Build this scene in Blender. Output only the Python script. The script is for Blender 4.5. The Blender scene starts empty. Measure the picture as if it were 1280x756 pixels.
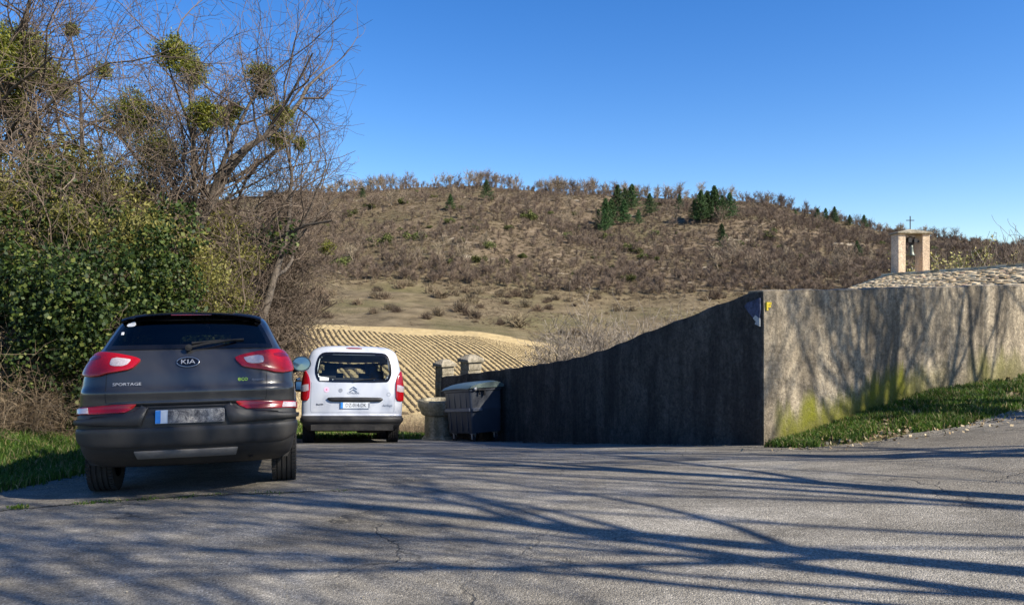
import bpy, bmesh, math, random
import numpy as np
from mathutils import Vector, Matrix, noise as mnoise
R = math.radians
scene = bpy.context.scene
COL = scene.collection
rng = np.random.default_rng(7)
random.seed(7)

# ------------------------------------------------------------------ helpers
def tag(o, label=None, cat=None, group=None, kind=None):
    if label: o['label'] = label
    if cat: o['category'] = cat
    if group: o['group'] = group
    if kind: o['kind'] = kind
    return o

def empty(name, loc=(0, 0, 0), rot=(0, 0, 0)):
    o = bpy.data.objects.new(name, None)
    COL.objects.link(o)
    o.location = loc
    o.rotation_euler = rot
    return o

def copy_tree(o, parent=None):
    c = o.copy()
    COL.objects.link(c)
    c.parent = parent
    for ch in list(o.children):
        copy_tree(ch, c)
    return c

class MB:
    """collects quads / tris with material slots and builds one mesh"""
    def __init__(s):
        s.v = []; s.q = []; s.t = []; s.qm = []; s.tm = []; s.n = 0
    def add(s, v, q=None, t=None, m=0):
        v = np.asarray(v, float).reshape(-1, 3)
        if q is not None and len(q):
            q = np.asarray(q, np.int64).reshape(-1, 4) + s.n
            s.q.append(q); s.qm.append(np.broadcast_to(np.asarray(m), (len(q),)))
        if t is not None and len(t):
            t = np.asarray(t, np.int64).reshape(-1, 3) + s.n
            s.t.append(t); s.tm.append(np.broadcast_to(np.asarray(m), (len(t),)))
        s.v.append(v); s.n += len(v)
    def box(s, c, d, m=0, rz=0.0, M=None, taper=1.0):
        x, y, z = d[0] / 2, d[1] / 2, d[2] / 2
        v = np.array([[-x, -y, -z], [x, -y, -z], [x, y, -z], [-x, y, -z],
                      [-x * taper, -y * taper, z], [x * taper, -y * taper, z], [x * taper, y * taper, z], [-x * taper, y * taper, z]])
        if rz:
            ca, sa = math.cos(rz), math.sin(rz)
            v = v @ np.array([[ca, sa, 0], [-sa, ca, 0], [0, 0, 1]])
        if M is not None:
            v = v @ np.array(M.to_3x3()).T
        v = v + np.array(c)
        s.add(v, [[3, 2, 1, 0], [4, 5, 6, 7], [0, 1, 5, 4], [1, 2, 6, 5], [2, 3, 7, 6], [3, 0, 4, 7]], m=m)
    def lathe(s, prof, n=24, m=0, c=(0, 0, 0), axis='Z', cap=True):
        a = np.linspace(0, 2 * math.pi, n, endpoint=False)
        vs = []
        for r, z in prof:
            vs.append(np.stack([r * np.cos(a), r * np.sin(a), np.full(n, z)], 1))
        v = np.concatenate(vs)
        if axis == 'X': v = v[:, [2, 0, 1]]
        if axis == 'Y': v = v[:, [1, 2, 0]]
        q = []
        for i in range(len(prof) - 1):
            for k in range(n):
                k2 = (k + 1) % n
                q.append([i * n + k, i * n + k2, (i + 1) * n + k2, (i + 1) * n + k])
        s.add(v + np.array(c), q, m=m)
    def tube(s, pts, r, k=8, m=0):
        tubes(s, [(np.asarray(pts, float), np.full(len(pts), r) if np.isscalar(r) else np.asarray(r, float))], k, m)
    def build(s, name, mats, parent=None, smooth=False, coll=True):
        me = bpy.data.meshes.new(name)
        V = np.concatenate(s.v) if s.v else np.zeros((0, 3))
        nq = sum(len(a) for a in s.q); nt = sum(len(a) for a in s.t)
        me.vertices.add(len(V)); me.vertices.foreach_set('co', V.astype(np.float32).ravel())
        me.loops.add(nq * 4 + nt * 3); me.polygons.add(nq + nt)
        idx = []; mi = []
        if nq: idx.append(np.concatenate(s.q).ravel()); mi.append(np.concatenate(s.qm))
        if nt: idx.append(np.concatenate(s.t).ravel()); mi.append(np.concatenate(s.tm))
        if idx:
            me.loops.foreach_set('vertex_index', np.concatenate(idx).astype(np.int32))
            st = np.concatenate([np.arange(nq) * 4, nq * 4 + np.arange(nt) * 3])
            me.polygons.foreach_set('loop_start', st.astype(np.int32))
            me.polygons.foreach_set('material_index', np.concatenate(mi).astype(np.int32))
            me.polygons.foreach_set('use_smooth', np.full(nq + nt, smooth))
        if not isinstance(mats, (list, tuple)): mats = [mats]
        for m in mats: me.materials.append(m)
        me.update(calc_edges=True)
        o = bpy.data.objects.new(name, me)
        if coll: COL.objects.link(o)
        if parent is not None: o.parent = parent
        return o

def tubes(mb, polys, k=3, m=0, cap=False):
    groups = {}
    for p, r in polys:
        groups.setdefault(len(p), []).append((p, r))
    a = np.linspace(0, 2 * math.pi, k, endpoint=False)
    ca, sa = np.cos(a), np.sin(a)
    for n, L in groups.items():
        P = np.stack([p for p, r in L]); Rr = np.stack([r for p, r in L])
        T = np.empty_like(P)
        T[:, 1:-1] = P[:, 2:] - P[:, :-2] if n > 2 else 0
        T[:, 0] = P[:, 1] - P[:, 0]; T[:, -1] = P[:, -1] - P[:, -2]
        T /= np.linalg.norm(T, axis=2, keepdims=True) + 1e-9
        D = P[:, -1] - P[:, 0]; D /= np.linalg.norm(D, axis=1, keepdims=True) + 1e-9
        ref = np.where(np.abs(D[:, 2:3]) < 0.8, np.array([[0, 0, 1.0]]), np.array([[1.0, 0, 0]]))[:, None, :]
        U = np.cross(T, ref); U /= np.linalg.norm(U, axis=2, keepdims=True) + 1e-9
        W = np.cross(T, U)
        V = P[:, :, None, :] + Rr[:, :, None, None] * (U[:, :, None, :] * ca[None, None, :, None] + W[:, :, None, :] * sa[None, None, :, None])
        B = len(L)
        base = (np.arange(B) * n * k)[:, None, None]
        i = np.arange(n - 1)[None, :, None] * k; j = np.arange(k)[None, None, :]; j2 = (j + 1) % k
        q = np.stack([base + i + j, base + i + k + j, base + i + k + j2, base + i + j2], -1).reshape(-1, 4)
        mb.add(V.reshape(-1, 3), q, m=m)

def pchip(pts):
    xs = np.array([p[0] for p in pts], float); ys = np.array([p[1] for p in pts], float)
    h = np.diff(xs); d = np.diff(ys) / h
    mm = np.zeros(len(xs)); mm[0] = d[0]; mm[-1] = d[-1]
    for i in range(1, len(xs) - 1):
        if d[i - 1] * d[i] > 0:
            w1 = 2 * h[i] + h[i - 1]; w2 = h[i] + 2 * h[i - 1]
            mm[i] = (w1 + w2) / (w1 / d[i - 1] + w2 / d[i])
    def f(x):
        x = np.clip(x, xs[0], xs[-1])
        i = np.clip(np.searchsorted(xs, x) - 1, 0, len(h) - 1)
        t = (x - xs[i]) / h[i]
        return ((2 * t**3 - 3 * t**2 + 1) * ys[i] + (t**3 - 2 * t**2 + t) * h[i] * mm[i] + (-2 * t**3 + 3 * t**2) * ys[i + 1] + (t**3 - t**2) * h[i] * mm[i + 1])
    return f

def sstep(a, b, x):
    t = np.clip((x - a) / (b - a), 0, 1)
    return t * t * (3 - 2 * t)

# ------------------------------------------------------------------ materials
def nodes(name):
    m = bpy.data.materials.new(name); m.use_nodes = True
    nt = m.node_tree; nt.nodes.clear()
    out = nt.nodes.new('ShaderNodeOutputMaterial')
    b = nt.nodes.new('ShaderNodeBsdfPrincipled')
    nt.links.new(b.outputs[0], out.inputs[0])
    return m, nt, b, out

def N(nt, t, **kw):
    n = nt.nodes.new(t)
    for k, v in kw.items():
        if k.startswith('i_'):
            n.inputs[k[2:].replace('_', ' ')].default_value = v
        else: setattr(n, k, v)
    return n

def ramp(nt, fac, stops, interp='LINEAR'):
    r = nt.nodes.new('ShaderNodeValToRGB'); r.color_ramp.interpolation = interp
    e = r.color_ramp.elements
    while len(e) > 1: e.remove(e[-1])
    e[0].position = stops[0][0]; e[0].color = (*stops[0][1], 1)
    for p, c in stops[1:]:
        x = e.new(p); x.color = (*c, 1)
    nt.links.new(fac, r.inputs[0])
    return r.outputs[0]

def g3(v): return (v, v, v)

def noise(nt, vec, scale, detail=4, rough=.55, dist=0.0):
    n = N(nt, 'ShaderNodeTexNoise'); n.inputs['Scale'].default_value = scale
    n.inputs['Detail'].default_value = detail; n.inputs['Roughness'].default_value = rough
    n.inputs['Distortion'].default_value = dist
    if vec is not None: nt.links.new(vec, n.inputs['Vector'])
    return n.outputs['Fac']

def coords(nt, which='Object', scale=None):
    c = N(nt, 'ShaderNodeTexCoord').outputs[which]
    if scale:
        mp = N(nt, 'ShaderNodeMapping'); mp.inputs['Scale'].default_value = scale
        nt.links.new(c, mp.inputs['Vector']); c = mp.outputs[0]
    return c

def mix(nt, fac, a, b, blend='MIX'):
    n = N(nt, 'ShaderNodeMix', data_type='RGBA', blend_type=blend)
    for inp, v in ((n.inputs[0], fac), (n.inputs[6], a), (n.inputs[7], b)):
        if hasattr(v, 'links') or isinstance(v, bpy.types.NodeSocket): nt.links.new(v, inp)
        elif isinstance(v, (int, float)): inp.default_value = v
        else: inp.default_value = (*v, 1)
    return n.outputs[2]

def math_(nt, op, a, b=None, clamp=False):
    n = N(nt, 'ShaderNodeMath', operation=op); n.use_clamp = clamp
    for inp, v in ((n.inputs[0], a), (n.inputs[1], b)):
        if v is None: continue
        if isinstance(v, bpy.types.NodeSocket): nt.links.new(v, inp)
        else: inp.default_value = v
    return n.outputs[0]

def bump(nt, b, h, strength=.5, dist=.01):
    n = N(nt, 'ShaderNodeBump'); n.inputs['Strength'].default_value = strength; n.inputs['Distance'].default_value = dist
    nt.links.new(h, n.inputs['Height']); nt.links.new(n.outputs[0], b.inputs['Normal'])

def flat(name, col, rough=.6, metal=0, coat=0, spec=.5, nz=.15, sc=20, bmp=0):
    m, nt, b, o = nodes(name)
    c = coords(nt)
    f = noise(nt, c, sc)
    a = tuple(max(0, x * (1 - nz)) for x in col); d = tuple(min(1, x * (1 + nz)) for x in col)
    nt.links.new(ramp(nt, f, [(.3, a), (.7, d)]), b.inputs['Base Color'])
    b.inputs['Roughness'].default_value = rough; b.inputs['Metallic'].default_value = metal
    b.inputs['Coat Weight'].default_value = coat; b.inputs['Coat Roughness'].default_value = .05
    b.inputs['Specular IOR Level'].default_value = spec
    if bmp: bump(nt, b, f, bmp, .01)
    return m

def island(name, stops, rough=.7, spec=.3, trans=0, obj_var=.0):
    """colour varies per loose piece (leaf, twig, tile)"""
    m, nt, b, o = nodes(name)
    g = N(nt, 'ShaderNodeNewGeometry').outputs['Random Per Island']
    col = ramp(nt, g, stops)
    if obj_var:
        oi = N(nt, 'ShaderNodeObjectInfo').outputs['Random']
        hs = N(nt, 'ShaderNodeHueSaturation')
        nt.links.new(math_(nt, 'ADD', math_(nt, 'MULTIPLY', oi, 2 * obj_var), 1 - obj_var), hs.inputs['Value'])
        nt.links.new(math_(nt, 'ADD', math_(nt, 'MULTIPLY', oi, .03), .485), hs.inputs['Hue'])
        nt.links.new(col, hs.inputs['Color']); col = hs.outputs[0]
    nt.links.new(col, b.inputs['Base Color'])
    b.inputs['Roughness'].default_value = rough; b.inputs['Specular IOR Level'].default_value = spec
    if trans:
        tr = N(nt, 'ShaderNodeBsdfTranslucent'); nt.links.new(col, tr.inputs[0])
        mx = N(nt, 'ShaderNodeMixShader'); mx.inputs[0].default_value = trans
        nt.links.new(b.outputs[0], mx.inputs[1]); nt.links.new(tr.outputs[0], mx.inputs[2]); nt.links.new(mx.outputs[0], o.inputs[0])
    return m

def glass(name, tint, refl=.9, rough=.02):
    m, nt, b, o = nodes(name); nt.nodes.remove(b)
    t = N(nt, 'ShaderNodeBsdfTransparent'); t.inputs[0].default_value = (*tint, 1)
    g = N(nt, 'ShaderNodeBsdfGlossy'); g.inputs['Roughness'].default_value = rough; g.inputs[0].default_value = (refl, refl, refl, 1)
    f = N(nt, 'ShaderNodeLayerWeight'); f.inputs[0].default_value = .5
    mx = N(nt, 'ShaderNodeMixShader')
    fk = math_(nt, 'ADD', math_(nt, 'MULTIPLY', math_(nt, 'POWER', f.outputs['Facing'], 4.0), .85), .05)
    nt.links.new(fk, mx.inputs[0]); nt.links.new(t.outputs[0], mx.inputs[1]); nt.links.new(g.outputs[0], mx.inputs[2])
    nt.links.new(mx.outputs[0], o.inputs[0])
    return m

# ------------------------------------------------------------------ terrain functions
HZ = 378.0; FP = 1000.0; CAMZ = 1.6
fy = pchip([(-60, .6), (-15, .15), (0, 0), (5.8, 0), (7.6, -.07), (10, -.30), (12, -.60), (14, -.89), (16, -1.19), (18, -1.48), (22, -2.0), (40, -3.4)])
W0 = np.array([3.15, 10.0]); WD = np.array([4.85, 2.6]) / math.hypot(4.85, 2.6); WN = np.array([WD[1], -WD[0]])   # right wall, WN points to the viewer
def near(x, y):
    x = np.asarray(x, float); y = np.asarray(y, float)
    z = fy(y)
    cross = .03 * x
    z = z + np.where(x < 0, cross * (1 - sstep(8.5, 12.5, y)), .03 * np.minimum(x, 14))
    z = z + .09 * np.clip(x - 3.6, 0, 14) * sstep(4, 9, y)
    # bank in front of the right wall
    s = (x - W0[0]) * WD[0] + (y - W0[1]) * WD[1]
    dw = (x - W0[0]) * WN[0] + (y - W0[1]) * WN[1]
    w = .5 + .42 * np.clip(s, 0, 6)
    B = .42 * np.clip(s / 3.2, 0, 1) + .02 * np.clip(s - 3, 0, 20)
    bank = B * np.clip(1 - np.clip(dw, 0, None) / w, 0, 1)
    z = z + np.where(y > 6, bank, 0) * (dw > -30)
    # ground falls behind the right wall
    z = z - np.where(s > 0, sstep(.4, 6, -dw) * 1.6, 0) * (y > 8)
    # left bank
    z = z + .16 * np.clip(-5.2 - x, 0, 7) * sstep(6.5, 9, y)
    # trees' verge right of the road
    return z

PX = [-2500, -400, 340, 400, 500, 600, 700, 760, 900, 1100, 1300, 1700, 3500]
R110 = [405, 405, 405, 406, 408, 415, 431, 440, 442, 442, 442, 442, 442]
R160 = [362, 360, 358, 358, 361, 368, 377, 381, 377, 374, 372, 372, 372]
PXR = [-2500, -400, 200, 440, 520, 600, 640, 740, 800, 900, 960, 1000, 1050, 1100, 1180, 1280, 1500, 2000, 3500]
RR = [330, 300, 252, 239, 233, 234, 239, 243, 247, 249, 253, 266, 279, 289, 300, 311, 330, 345, 350]
def farz(x, y):
    yy = np.maximum(y, 20)
    px = 640 + FP * x / yy
    z36 = np.full_like(px, -3.5)
    z110 = CAMZ - (np.interp(px, PX, R110) - HZ) / FP * 110
    z160 = CAMZ - (np.interp(px, PX, R160) - HZ) / FP * 160
    z360 = CAMZ - (np.interp(px, PXR, RR) - HZ) / FP * 360
    z = np.where(yy < 68, np.interp(yy, [20, 36, 68], [-1.9, -4.1, -7.9]), np.where(yy < 110, -7.9 + (z110 + 7.9) * np.clip((yy - 68) / 42, 0, 1), 0))
    z = np.where((yy >= 110) & (yy < 160), z110 + (z160 - z110) * np.clip((yy - 110) / 50, 0, 1)**1.15, z)
    t = np.clip((yy - 160) / 200, 0, 1)
    z = np.where((yy >= 160) & (yy < 360), z160 + (z360 - z160) * (t * .62 + .38 * (1.5 * t - .5 * t * t * t)), z)
    z = np.where(yy >= 360, z360 - np.clip(yy - 360, 0, 400) * .1 - np.clip(yy-360,0,30)*.1, z)
    return z
_hn = {}
def hnoise(x, y, s, seed=0):
    """cheap smooth value noise"""
    x = x / s + seed * 17.3; y = y / s + seed * 9.1
    xi = np.floor(x); yi = np.floor(y); fx = x - xi; fy_ = y - yi
    fx = fx * fx * (3 - 2 * fx); fy_ = fy_ * fy_ * (3 - 2 * fy_)
    def h(a, b):
        v = np.sin(a * 127.1 + b * 311.7 + seed * 74.7) * 43758.5453
        return v - np.floor(v)
    return (h(xi, yi) * (1 - fx) + h(xi + 1, yi) * fx) * (1 - fy_) + (h(xi, yi + 1) * (1 - fx) + h(xi + 1, yi + 1) * fx) * fy_
def H(x, y):
    x = np.asarray(x, float); y = np.asarray(y, float)
    n = near(x, y); f = farz(x, y)
    t = sstep(19, 36, y)
    z = n * (1 - t) + f * t
    hill = sstep(165, 230, y)
    z = z + hill * ((hnoise(x, y, 38, 1) - .5) * 5 + (hnoise(x, y, 15, 2) - .5) * 2.2) * (1 - .5 * sstep(330, 360, y))
    z = z + sstep(112, 125, y) * (hnoise(x, y, 9, 3) - .5) * .8
    return z
def H1(x, y): return float(H(np.array([x]), np.array([y]))[0])
def cast(px, row, lo=19.0, hi=420.0):
    """where a line of sight meets the terrain: used to lay out the field's rows on the land"""
    d = np.geomspace(lo, hi, 1600)
    x = (px - 640) / FP * d
    z = H(x, d); ray = CAMZ - (row - HZ) / FP * d
    k = np.nonzero(z > ray)[0]
    if len(k) == 0: return None
    i = k[0]
    return float(x[i]), float(d[i]), float(z[i])
# ------------------------------------------------------------------ setting materials
def mat_asphalt():
    m, nt, b, o = nodes('asphalt'); c = coords(nt)
    big = noise(nt, c, .35, 5, .6, .4); mid = noise(nt, c, 2.2, 5, .65); fine = noise(nt, c, 55, 3, .7)
    base = ramp(nt, mid, [(.25, (.165, .148, .122)), (.5, (.25, .228, .19)), (.75, (.335, .305, .258))])
    base = mix(nt, ramp(nt, big, [(.42, g3(.0)), (.62, g3(.75))]), base, (.15, .13, .10))
    wear = noise(nt, coords(nt, scale=(.5, 1.6, 1)), .9, 6, .7, .8)
    base = mix(nt, 1.0, base, ramp(nt, wear, [(.32, g3(.62)), (.48, g3(1.0)), (.68, g3(1.22))]), 'MULTIPLY')
    v = N(nt, 'ShaderNodeTexVoronoi'); v.inputs['Scale'].default_value = 105; nt.links.new(c, v.inputs['Vector'])
    agg = ramp(nt, v.outputs['Color'], [(.2, g3(.5)), (.5, g3(.95)), (.8, g3(1.2)), (.93, g3(2.0))])
    base = mix(nt, .85, base, agg, 'MULTIPLY')
    v2 = N(nt, 'ShaderNodeTexVoronoi'); v2.inputs['Scale'].default_value = 22; nt.links.new(c, v2.inputs['Vector'])
    chip = ramp(nt, v2.outputs['Distance'], [(.05, g3(1)), (.10, g3(0))])
    sel = ramp(nt, v2.outputs['Color'], [(.75, g3(0)), (.80, g3(1))])
    base = mix(nt, mix(nt, 1.0, chip, sel, 'MULTIPLY'), base, (.55, .50, .44))
    # old repair patches and oil stains
    pv = N(nt, 'ShaderNodeTexVoronoi', distance='CHEBYCHEV'); pv.inputs['Scale'].default_value = .28; nt.links.new(c, pv.inputs['Vector'])
    pd = math_(nt, 'ADD', pv.outputs['Distance'], math_(nt, 'MULTIPLY', noise(nt, c, 6, 4, .6), .05))
    pm = mix(nt, 1.0, ramp(nt, pd, [(.22, g3(1)), (.232, g3(0))]), ramp(nt, pv.outputs['Color'], [(.5, g3(0)), (.52, g3(.45))]), 'MULTIPLY')
    base = mix(nt, pm, base, mix(nt, 1.0, base, (.5, .5, .5), 'MULTIPLY'))
    ov = ramp(nt, noise(nt, c, 1.3, 3, .5, .3), [(.66, g3(0)), (.74, g3(.55))])
    base = mix(nt, ov, base, (.06, .056, .05))
    # cracks
    wv = N(nt, 'ShaderNodeTexVoronoi', feature='DISTANCE_TO_EDGE'); wv.inputs['Scale'].default_value = .55
    dist = N(nt, 'ShaderNodeVectorMath', operation='ADD'); nt.links.new(c, dist.inputs[0])
    nn = N(nt, 'ShaderNodeTexNoise'); nn.inputs['Scale'].default_value = 2.5; nn.inputs['Detail'].default_value = 5
    nt.links.new(c, nn.inputs['Vector']); nt.links.new(nn.outputs['Color'], dist.inputs[1]); nt.links.new(dist.outputs[0], wv.inputs['Vector'])
    crack = ramp(nt, wv.outputs['Distance'], [(0, g3(1)), (.012, g3(0))])
    crack = mix(nt, 1.0, crack, ramp(nt, big, [(.45, g3(0)), (.6, g3(1))]), 'MULTIPLY')
    base = mix(nt, crack, base, (.03, .028, .025))
    nt.links.new(base, b.inputs['Base Color']); b.inputs['Roughness'].default_value = .88; b.inputs['Specular IOR Level'].default_value = .25
    hsum = math_(nt, 'ADD', math_(nt, 'MULTIPLY', v.outputs['Distance'], -1.0), math_(nt, 'MULTIPLY', fine, .8))
    hsum = math_(nt, 'SUBTRACT', hsum, math_(nt, 'MULTIPLY', crack, 1.5))
    bump(nt, b, hsum, .6, .009)
    return m

def mat_ground():
    m, nt, b, o = nodes('land'); c = coords(nt)
    sep = N(nt, 'ShaderNodeSeparateXYZ'); nt.links.new(c, sep.inputs[0]); Y = sep.outputs[1]
    n1 = noise(nt, c, .06, 6, .6, .3); n2 = noise(nt, c, .35, 6, .65); n3 = noise(nt, c, 2.5, 5, .7)
    # meadow / scrub slope
    dry = ramp(nt, n2, [(.3, (.085, .065, .038)), (.48, (.15, .115, .067)), (.6, (.20, .155, .092)), (.75, (.27, .215, .135))])
    grn = ramp(nt, n3, [(.3, (.075, .072, .03)), (.7, (.145, .13, .055))])
    scrub = mix(nt, ramp(nt, n1, [(.46, g3(0)), (.64, g3(.6))]), dry, grn)
    # hill soil
    soil = ramp(nt, n2, [(.25, (.085, .064, .040)), (.45, (.135, .10, .064)), (.6, (.18, .135, .088)), (.75, (.25, .195, .135))])
    hg = mix(nt, ramp(nt, noise(nt, c, .035, 5, .6), [(.48, g3(0)), (.64, g3(.6))]), soil, (.10, .088, .038))
    rock = ramp(nt, noise(nt, coords(nt, scale=(1, 2.2, 3)), .06, 7, .68), [(.60, g3(0)), (.66, g3(1))])
    hg = mix(nt, rock, hg, (.38, .32, .235))
    hillf = ramp(nt, math_(nt, 'MULTIPLY', Y, 1 / 400), [(.40, g3(0)), (.44, g3(1))])
    col = mix(nt, hillf, scrub, hg)
    # bare field soil
    fld = ramp(nt, noise(nt, c, .8, 6, .6), [(.3, (.38, .28, .135)), (.7, (.51, .39, .205))])
    near_ = ramp(nt, math_(nt, 'MULTIPLY', Y, 1 / 400), [(.075, g3(0)), (.082, g3(1))])
    green = ramp(nt, n3, [(.3, (.08, .075, .035)), (.7, (.17, .145, .07))])
    col = mix(nt, near_, green, col)
    at = N(nt, 'ShaderNodeAttribute', attribute_name='field')
    col = mix(nt, at.outputs['Fac'], col, fld)
    nt.links.new(col, b.inputs['Base Color']); b.inputs['Roughness'].default_value = .95; b.inputs['Specular IOR Level'].default_value = .1
    bump(nt, b, math_(nt, 'ADD', n2, math_(nt, 'MULTIPLY', n3, .4)), .8, .6)
    return m

def mat_stucco(name, base, dark, moss=True, rough=.95, corner=False):
    m, nt, b, o = nodes(name); c = coords(nt)
    st = coords(nt, scale=(1, 1, .16)); lo = coords(nt, scale=(1, 1, .5))
    blot = noise(nt, c, 1.6, 7, .68, .5); streak = noise(nt, st, 3.2, 7, .68); fine = noise(nt, c, 26, 6, .75); pits = noise(nt, c, 90, 3, .7)
    lumps = noise(nt, c, 9, 5, .7)
    col = ramp(nt, blot, [(.28, tuple(x * .62 for x in base)), (.5, base), (.72, tuple(min(1, x * 1.3) for x in base))])
    col = mix(nt, ramp(nt, streak, [(.40, g3(.8)), (.60, g3(0))]), col, dark)
    col = mix(nt, ramp(nt, lumps, [(.35, g3(.65)), (.55, g3(0))]), col, dark)
    col = mix(nt, .75, col, ramp(nt, fine, [(.3, g3(.3)), (.5, g3(.95)), (.72, g3(1.6))]), 'MULTIPLY')
    if moss:
        # UV v = height above the ground (m), u = metres along the wall
        uv = N(nt, 'ShaderNodeUVMap'); sp = N(nt, 'ShaderNodeSeparateXYZ'); nt.links.new(uv.outputs[0], sp.inputs[0])
        hgt = math_(nt, 'ADD', sp.outputs[1], math_(nt, 'MULTIPLY', math_(nt, 'SUBTRACT', streak, .5), 1.0))
        band = ramp(nt, hgt, [(.10, g3(1)), (.28, g3(.85)), (.52, g3(0))])
        where = ramp(nt, math_(nt, 'MULTIPLY', sp.outputs[0], .1), [(.015, g3(0)), (.035, g3(1)), (.27, g3(1)), (.33, g3(.3)), (.40, g3(0)), (.46, g3(.6)), (.52, g3(.5)), (.6, g3(0))])
        f = mix(nt, 1.0, band, where, 'MULTIPLY')
        col = mix(nt, math_(nt, 'MULTIPLY', f, ramp(nt, lumps, [(.25, g3(.6)), (.52, g3(1))])), col, mix(nt, fine, (.07, .08, .008), (.24, .235, .02)))
        base_dirt = ramp(nt, math_(nt, 'ADD', sp.outputs[1], math_(nt, 'MULTIPLY', blot, .3)), [(.1, g3(.5)), (.45, g3(0))])
        col = mix(nt, base_dirt, col, (.10, .085, .05))
        top = ramp(nt, math_(nt, 'ADD', sp.outputs[1], math_(nt, 'MULTIPLY', blot, .35)), [(.0, g3(0)), (1, g3(0))])
    nt.links.new(col, b.inputs['Base Color']); b.inputs['Roughness'].default_value = rough; b.inputs['Specular IOR Level'].default_value = .15
    bump(nt, b, math_(nt, 'ADD', math_(nt, 'MULTIPLY', fine, .8), math_(nt, 'ADD', math_(nt, 'MULTIPLY', pits, .4), lumps)), 1.0, .02)
    return m

M = {}
M['asphalt'] = mat_asphalt()
M['land'] = mat_ground()
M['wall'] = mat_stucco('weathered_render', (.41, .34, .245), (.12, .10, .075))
M['wall_shaded'] = mat_stucco('weathered_render_shaded', (.125, .11, .092), (.04, .036, .033), moss=False)  # same render for the downhill wall, base colour darkened to deepen its shade
M['stone'] = mat_stucco('old_stone', (.42, .37, .28), (.15, .13, .09), moss=False)
M['belfry'] = mat_stucco('belfry_render', (.72, .58, .42), (.50, .38, .27), moss=False)
M['basin'] = mat_stucco('basin_stone', (.50, .44, .32), (.17, .15, .09), moss=False)
M['bark'] = flat('bark', (.085, .068, .052), .9, nz=.4, sc=9, bmp=.6)
M['twig'] = island('twigs', [(0, (.07, .05, .036)), (.6, (.125, .092, .067)), (1, (.18, .138, .102))], .85)
M['twig_pale'] = island('pale_twigs', [(0, (.22, .18, .13)), (.5, (.34, .285, .215)), (1, (.46, .40, .31))], .85)
M['bush_twig'] = island('bush_twigs', [(0, (.14, .115, .09)), (.5, (.22, .185, .145)), (1, (.32, .27, .215))], .85)
M['bramble'] = island('bramble_stems', [(0, (.08, .055, .034)), (.5, (.17, .12, .072)), (1, (.34, .26, .165))], .85)
M['ivy'] = island('ivy_leaves', [(0, (.010, .022, .005)), (.5, (.026, .05, .008)), (.8, (.06, .09, .015)), (1, (.14, .155, .035))], .58, .3, .2)
M['olive'] = island('olive_sprays', [(0, (.08, .082, .018)), (.5, (.16, .15, .032)), (1, (.27, .24, .06))], .6, .4, .3)
M['mistletoe'] = island('mistletoe_leaves', [(0, (.06, .08, .012)), (.5, (.15, .165, .02)), (1, (.30, .29, .04))], .55, .4, .3)
M['grass'] = island('grass_blades', [(0, (.035, .08, .01)), (.5, (.075, .15, .018)), (.8, (.13, .20, .03)), (.86, (.26, .22, .09)), (1, (.36, .30, .15))], .55, .3, .35)
M['litter'] = island('dry_leaves', [(0, (.16, .10, .05)), (.5, (.30, .22, .12)), (1, (.5, .42, .28))], .8)
M['hill_twig'] = island('hill_twigs', [(0, (.115, .085, .06)), (.5, (.195, .148, .105)), (1, (.29, .225, .165))], .9, .2, 0, .28)
M['hill_shrub'] = island('hill_shrub', [(0, (.09, .064, .042)), (.6, (.15, .11, .072)), (1, (.23, .18, .115))], .9, .2, 0, .3)
M['hill_green'] = island('hill_green', [(0, (.05, .06, .018)), (1, (.12, .13, .035))], .8, .2, 0, .3)
M['pine'] = island('pine_needles', [(0, (.018, .042, .012)), (.6, (.04, .085, .022)), (1, (.075, .125, .035))], .7, .3, 0, .25)
M['lavender'] = island('row_plants', [(0, (.06, .045, .026)), (.5, (.09, .068, .038)), (1, (.14, .11, .06))], .9)
M['tile'] = island('roof_tiles', [(0, (.36, .26, .14)), (.25, (.54, .41, .24)), (.6, (.68, .54, .34)), (.9, (.76, .64, .43)), (1, (.6, .36, .22))], .9)
M['iron'] = flat('dark_iron', (.03, .028, .027), .6, .3)
M['bronze'] = flat('bell_bronze', (.09, .10, .085), .45, .6)
M['joint'] = flat('joint_dirt', (.035, .032, .024), .95, nz=.5)
M['yellow'] = flat('yellow_paint', (.75, .55, .03), .7, nz=.25, sc=40)
M['blue_paint'] = flat('faded_blue_paint', (.06, .07, .12), .85, nz=.5, sc=25)
M['white_paint'] = flat('chipped_white_paint', (.45, .45, .43), .8, nz=.3, sc=60)
M['rubber'] = flat('tyre_rubber', (.010, .010, .011), .8, nz=.3, bmp=.1)
M['plastic'] = flat('black_plastic', (.011, .0115, .013), .42, nz=.15, sc=60)
M['black'] = flat('flat_black', (.008, .008, .009), .8)
M['under'] = flat('underbody', (.022, .02, .018), .85, nz=.5)
M['chrome'] = flat('chrome', (.50, .50, .50), .28, 1)
M['alloy'] = flat('alloy', (.45, .45, .46), .3, .9)
M['grey_paint'] = flat('dark_grey_car_paint', (.036, .036, .037), .27, .3, .7, nz=.08, sc=3)
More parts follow.
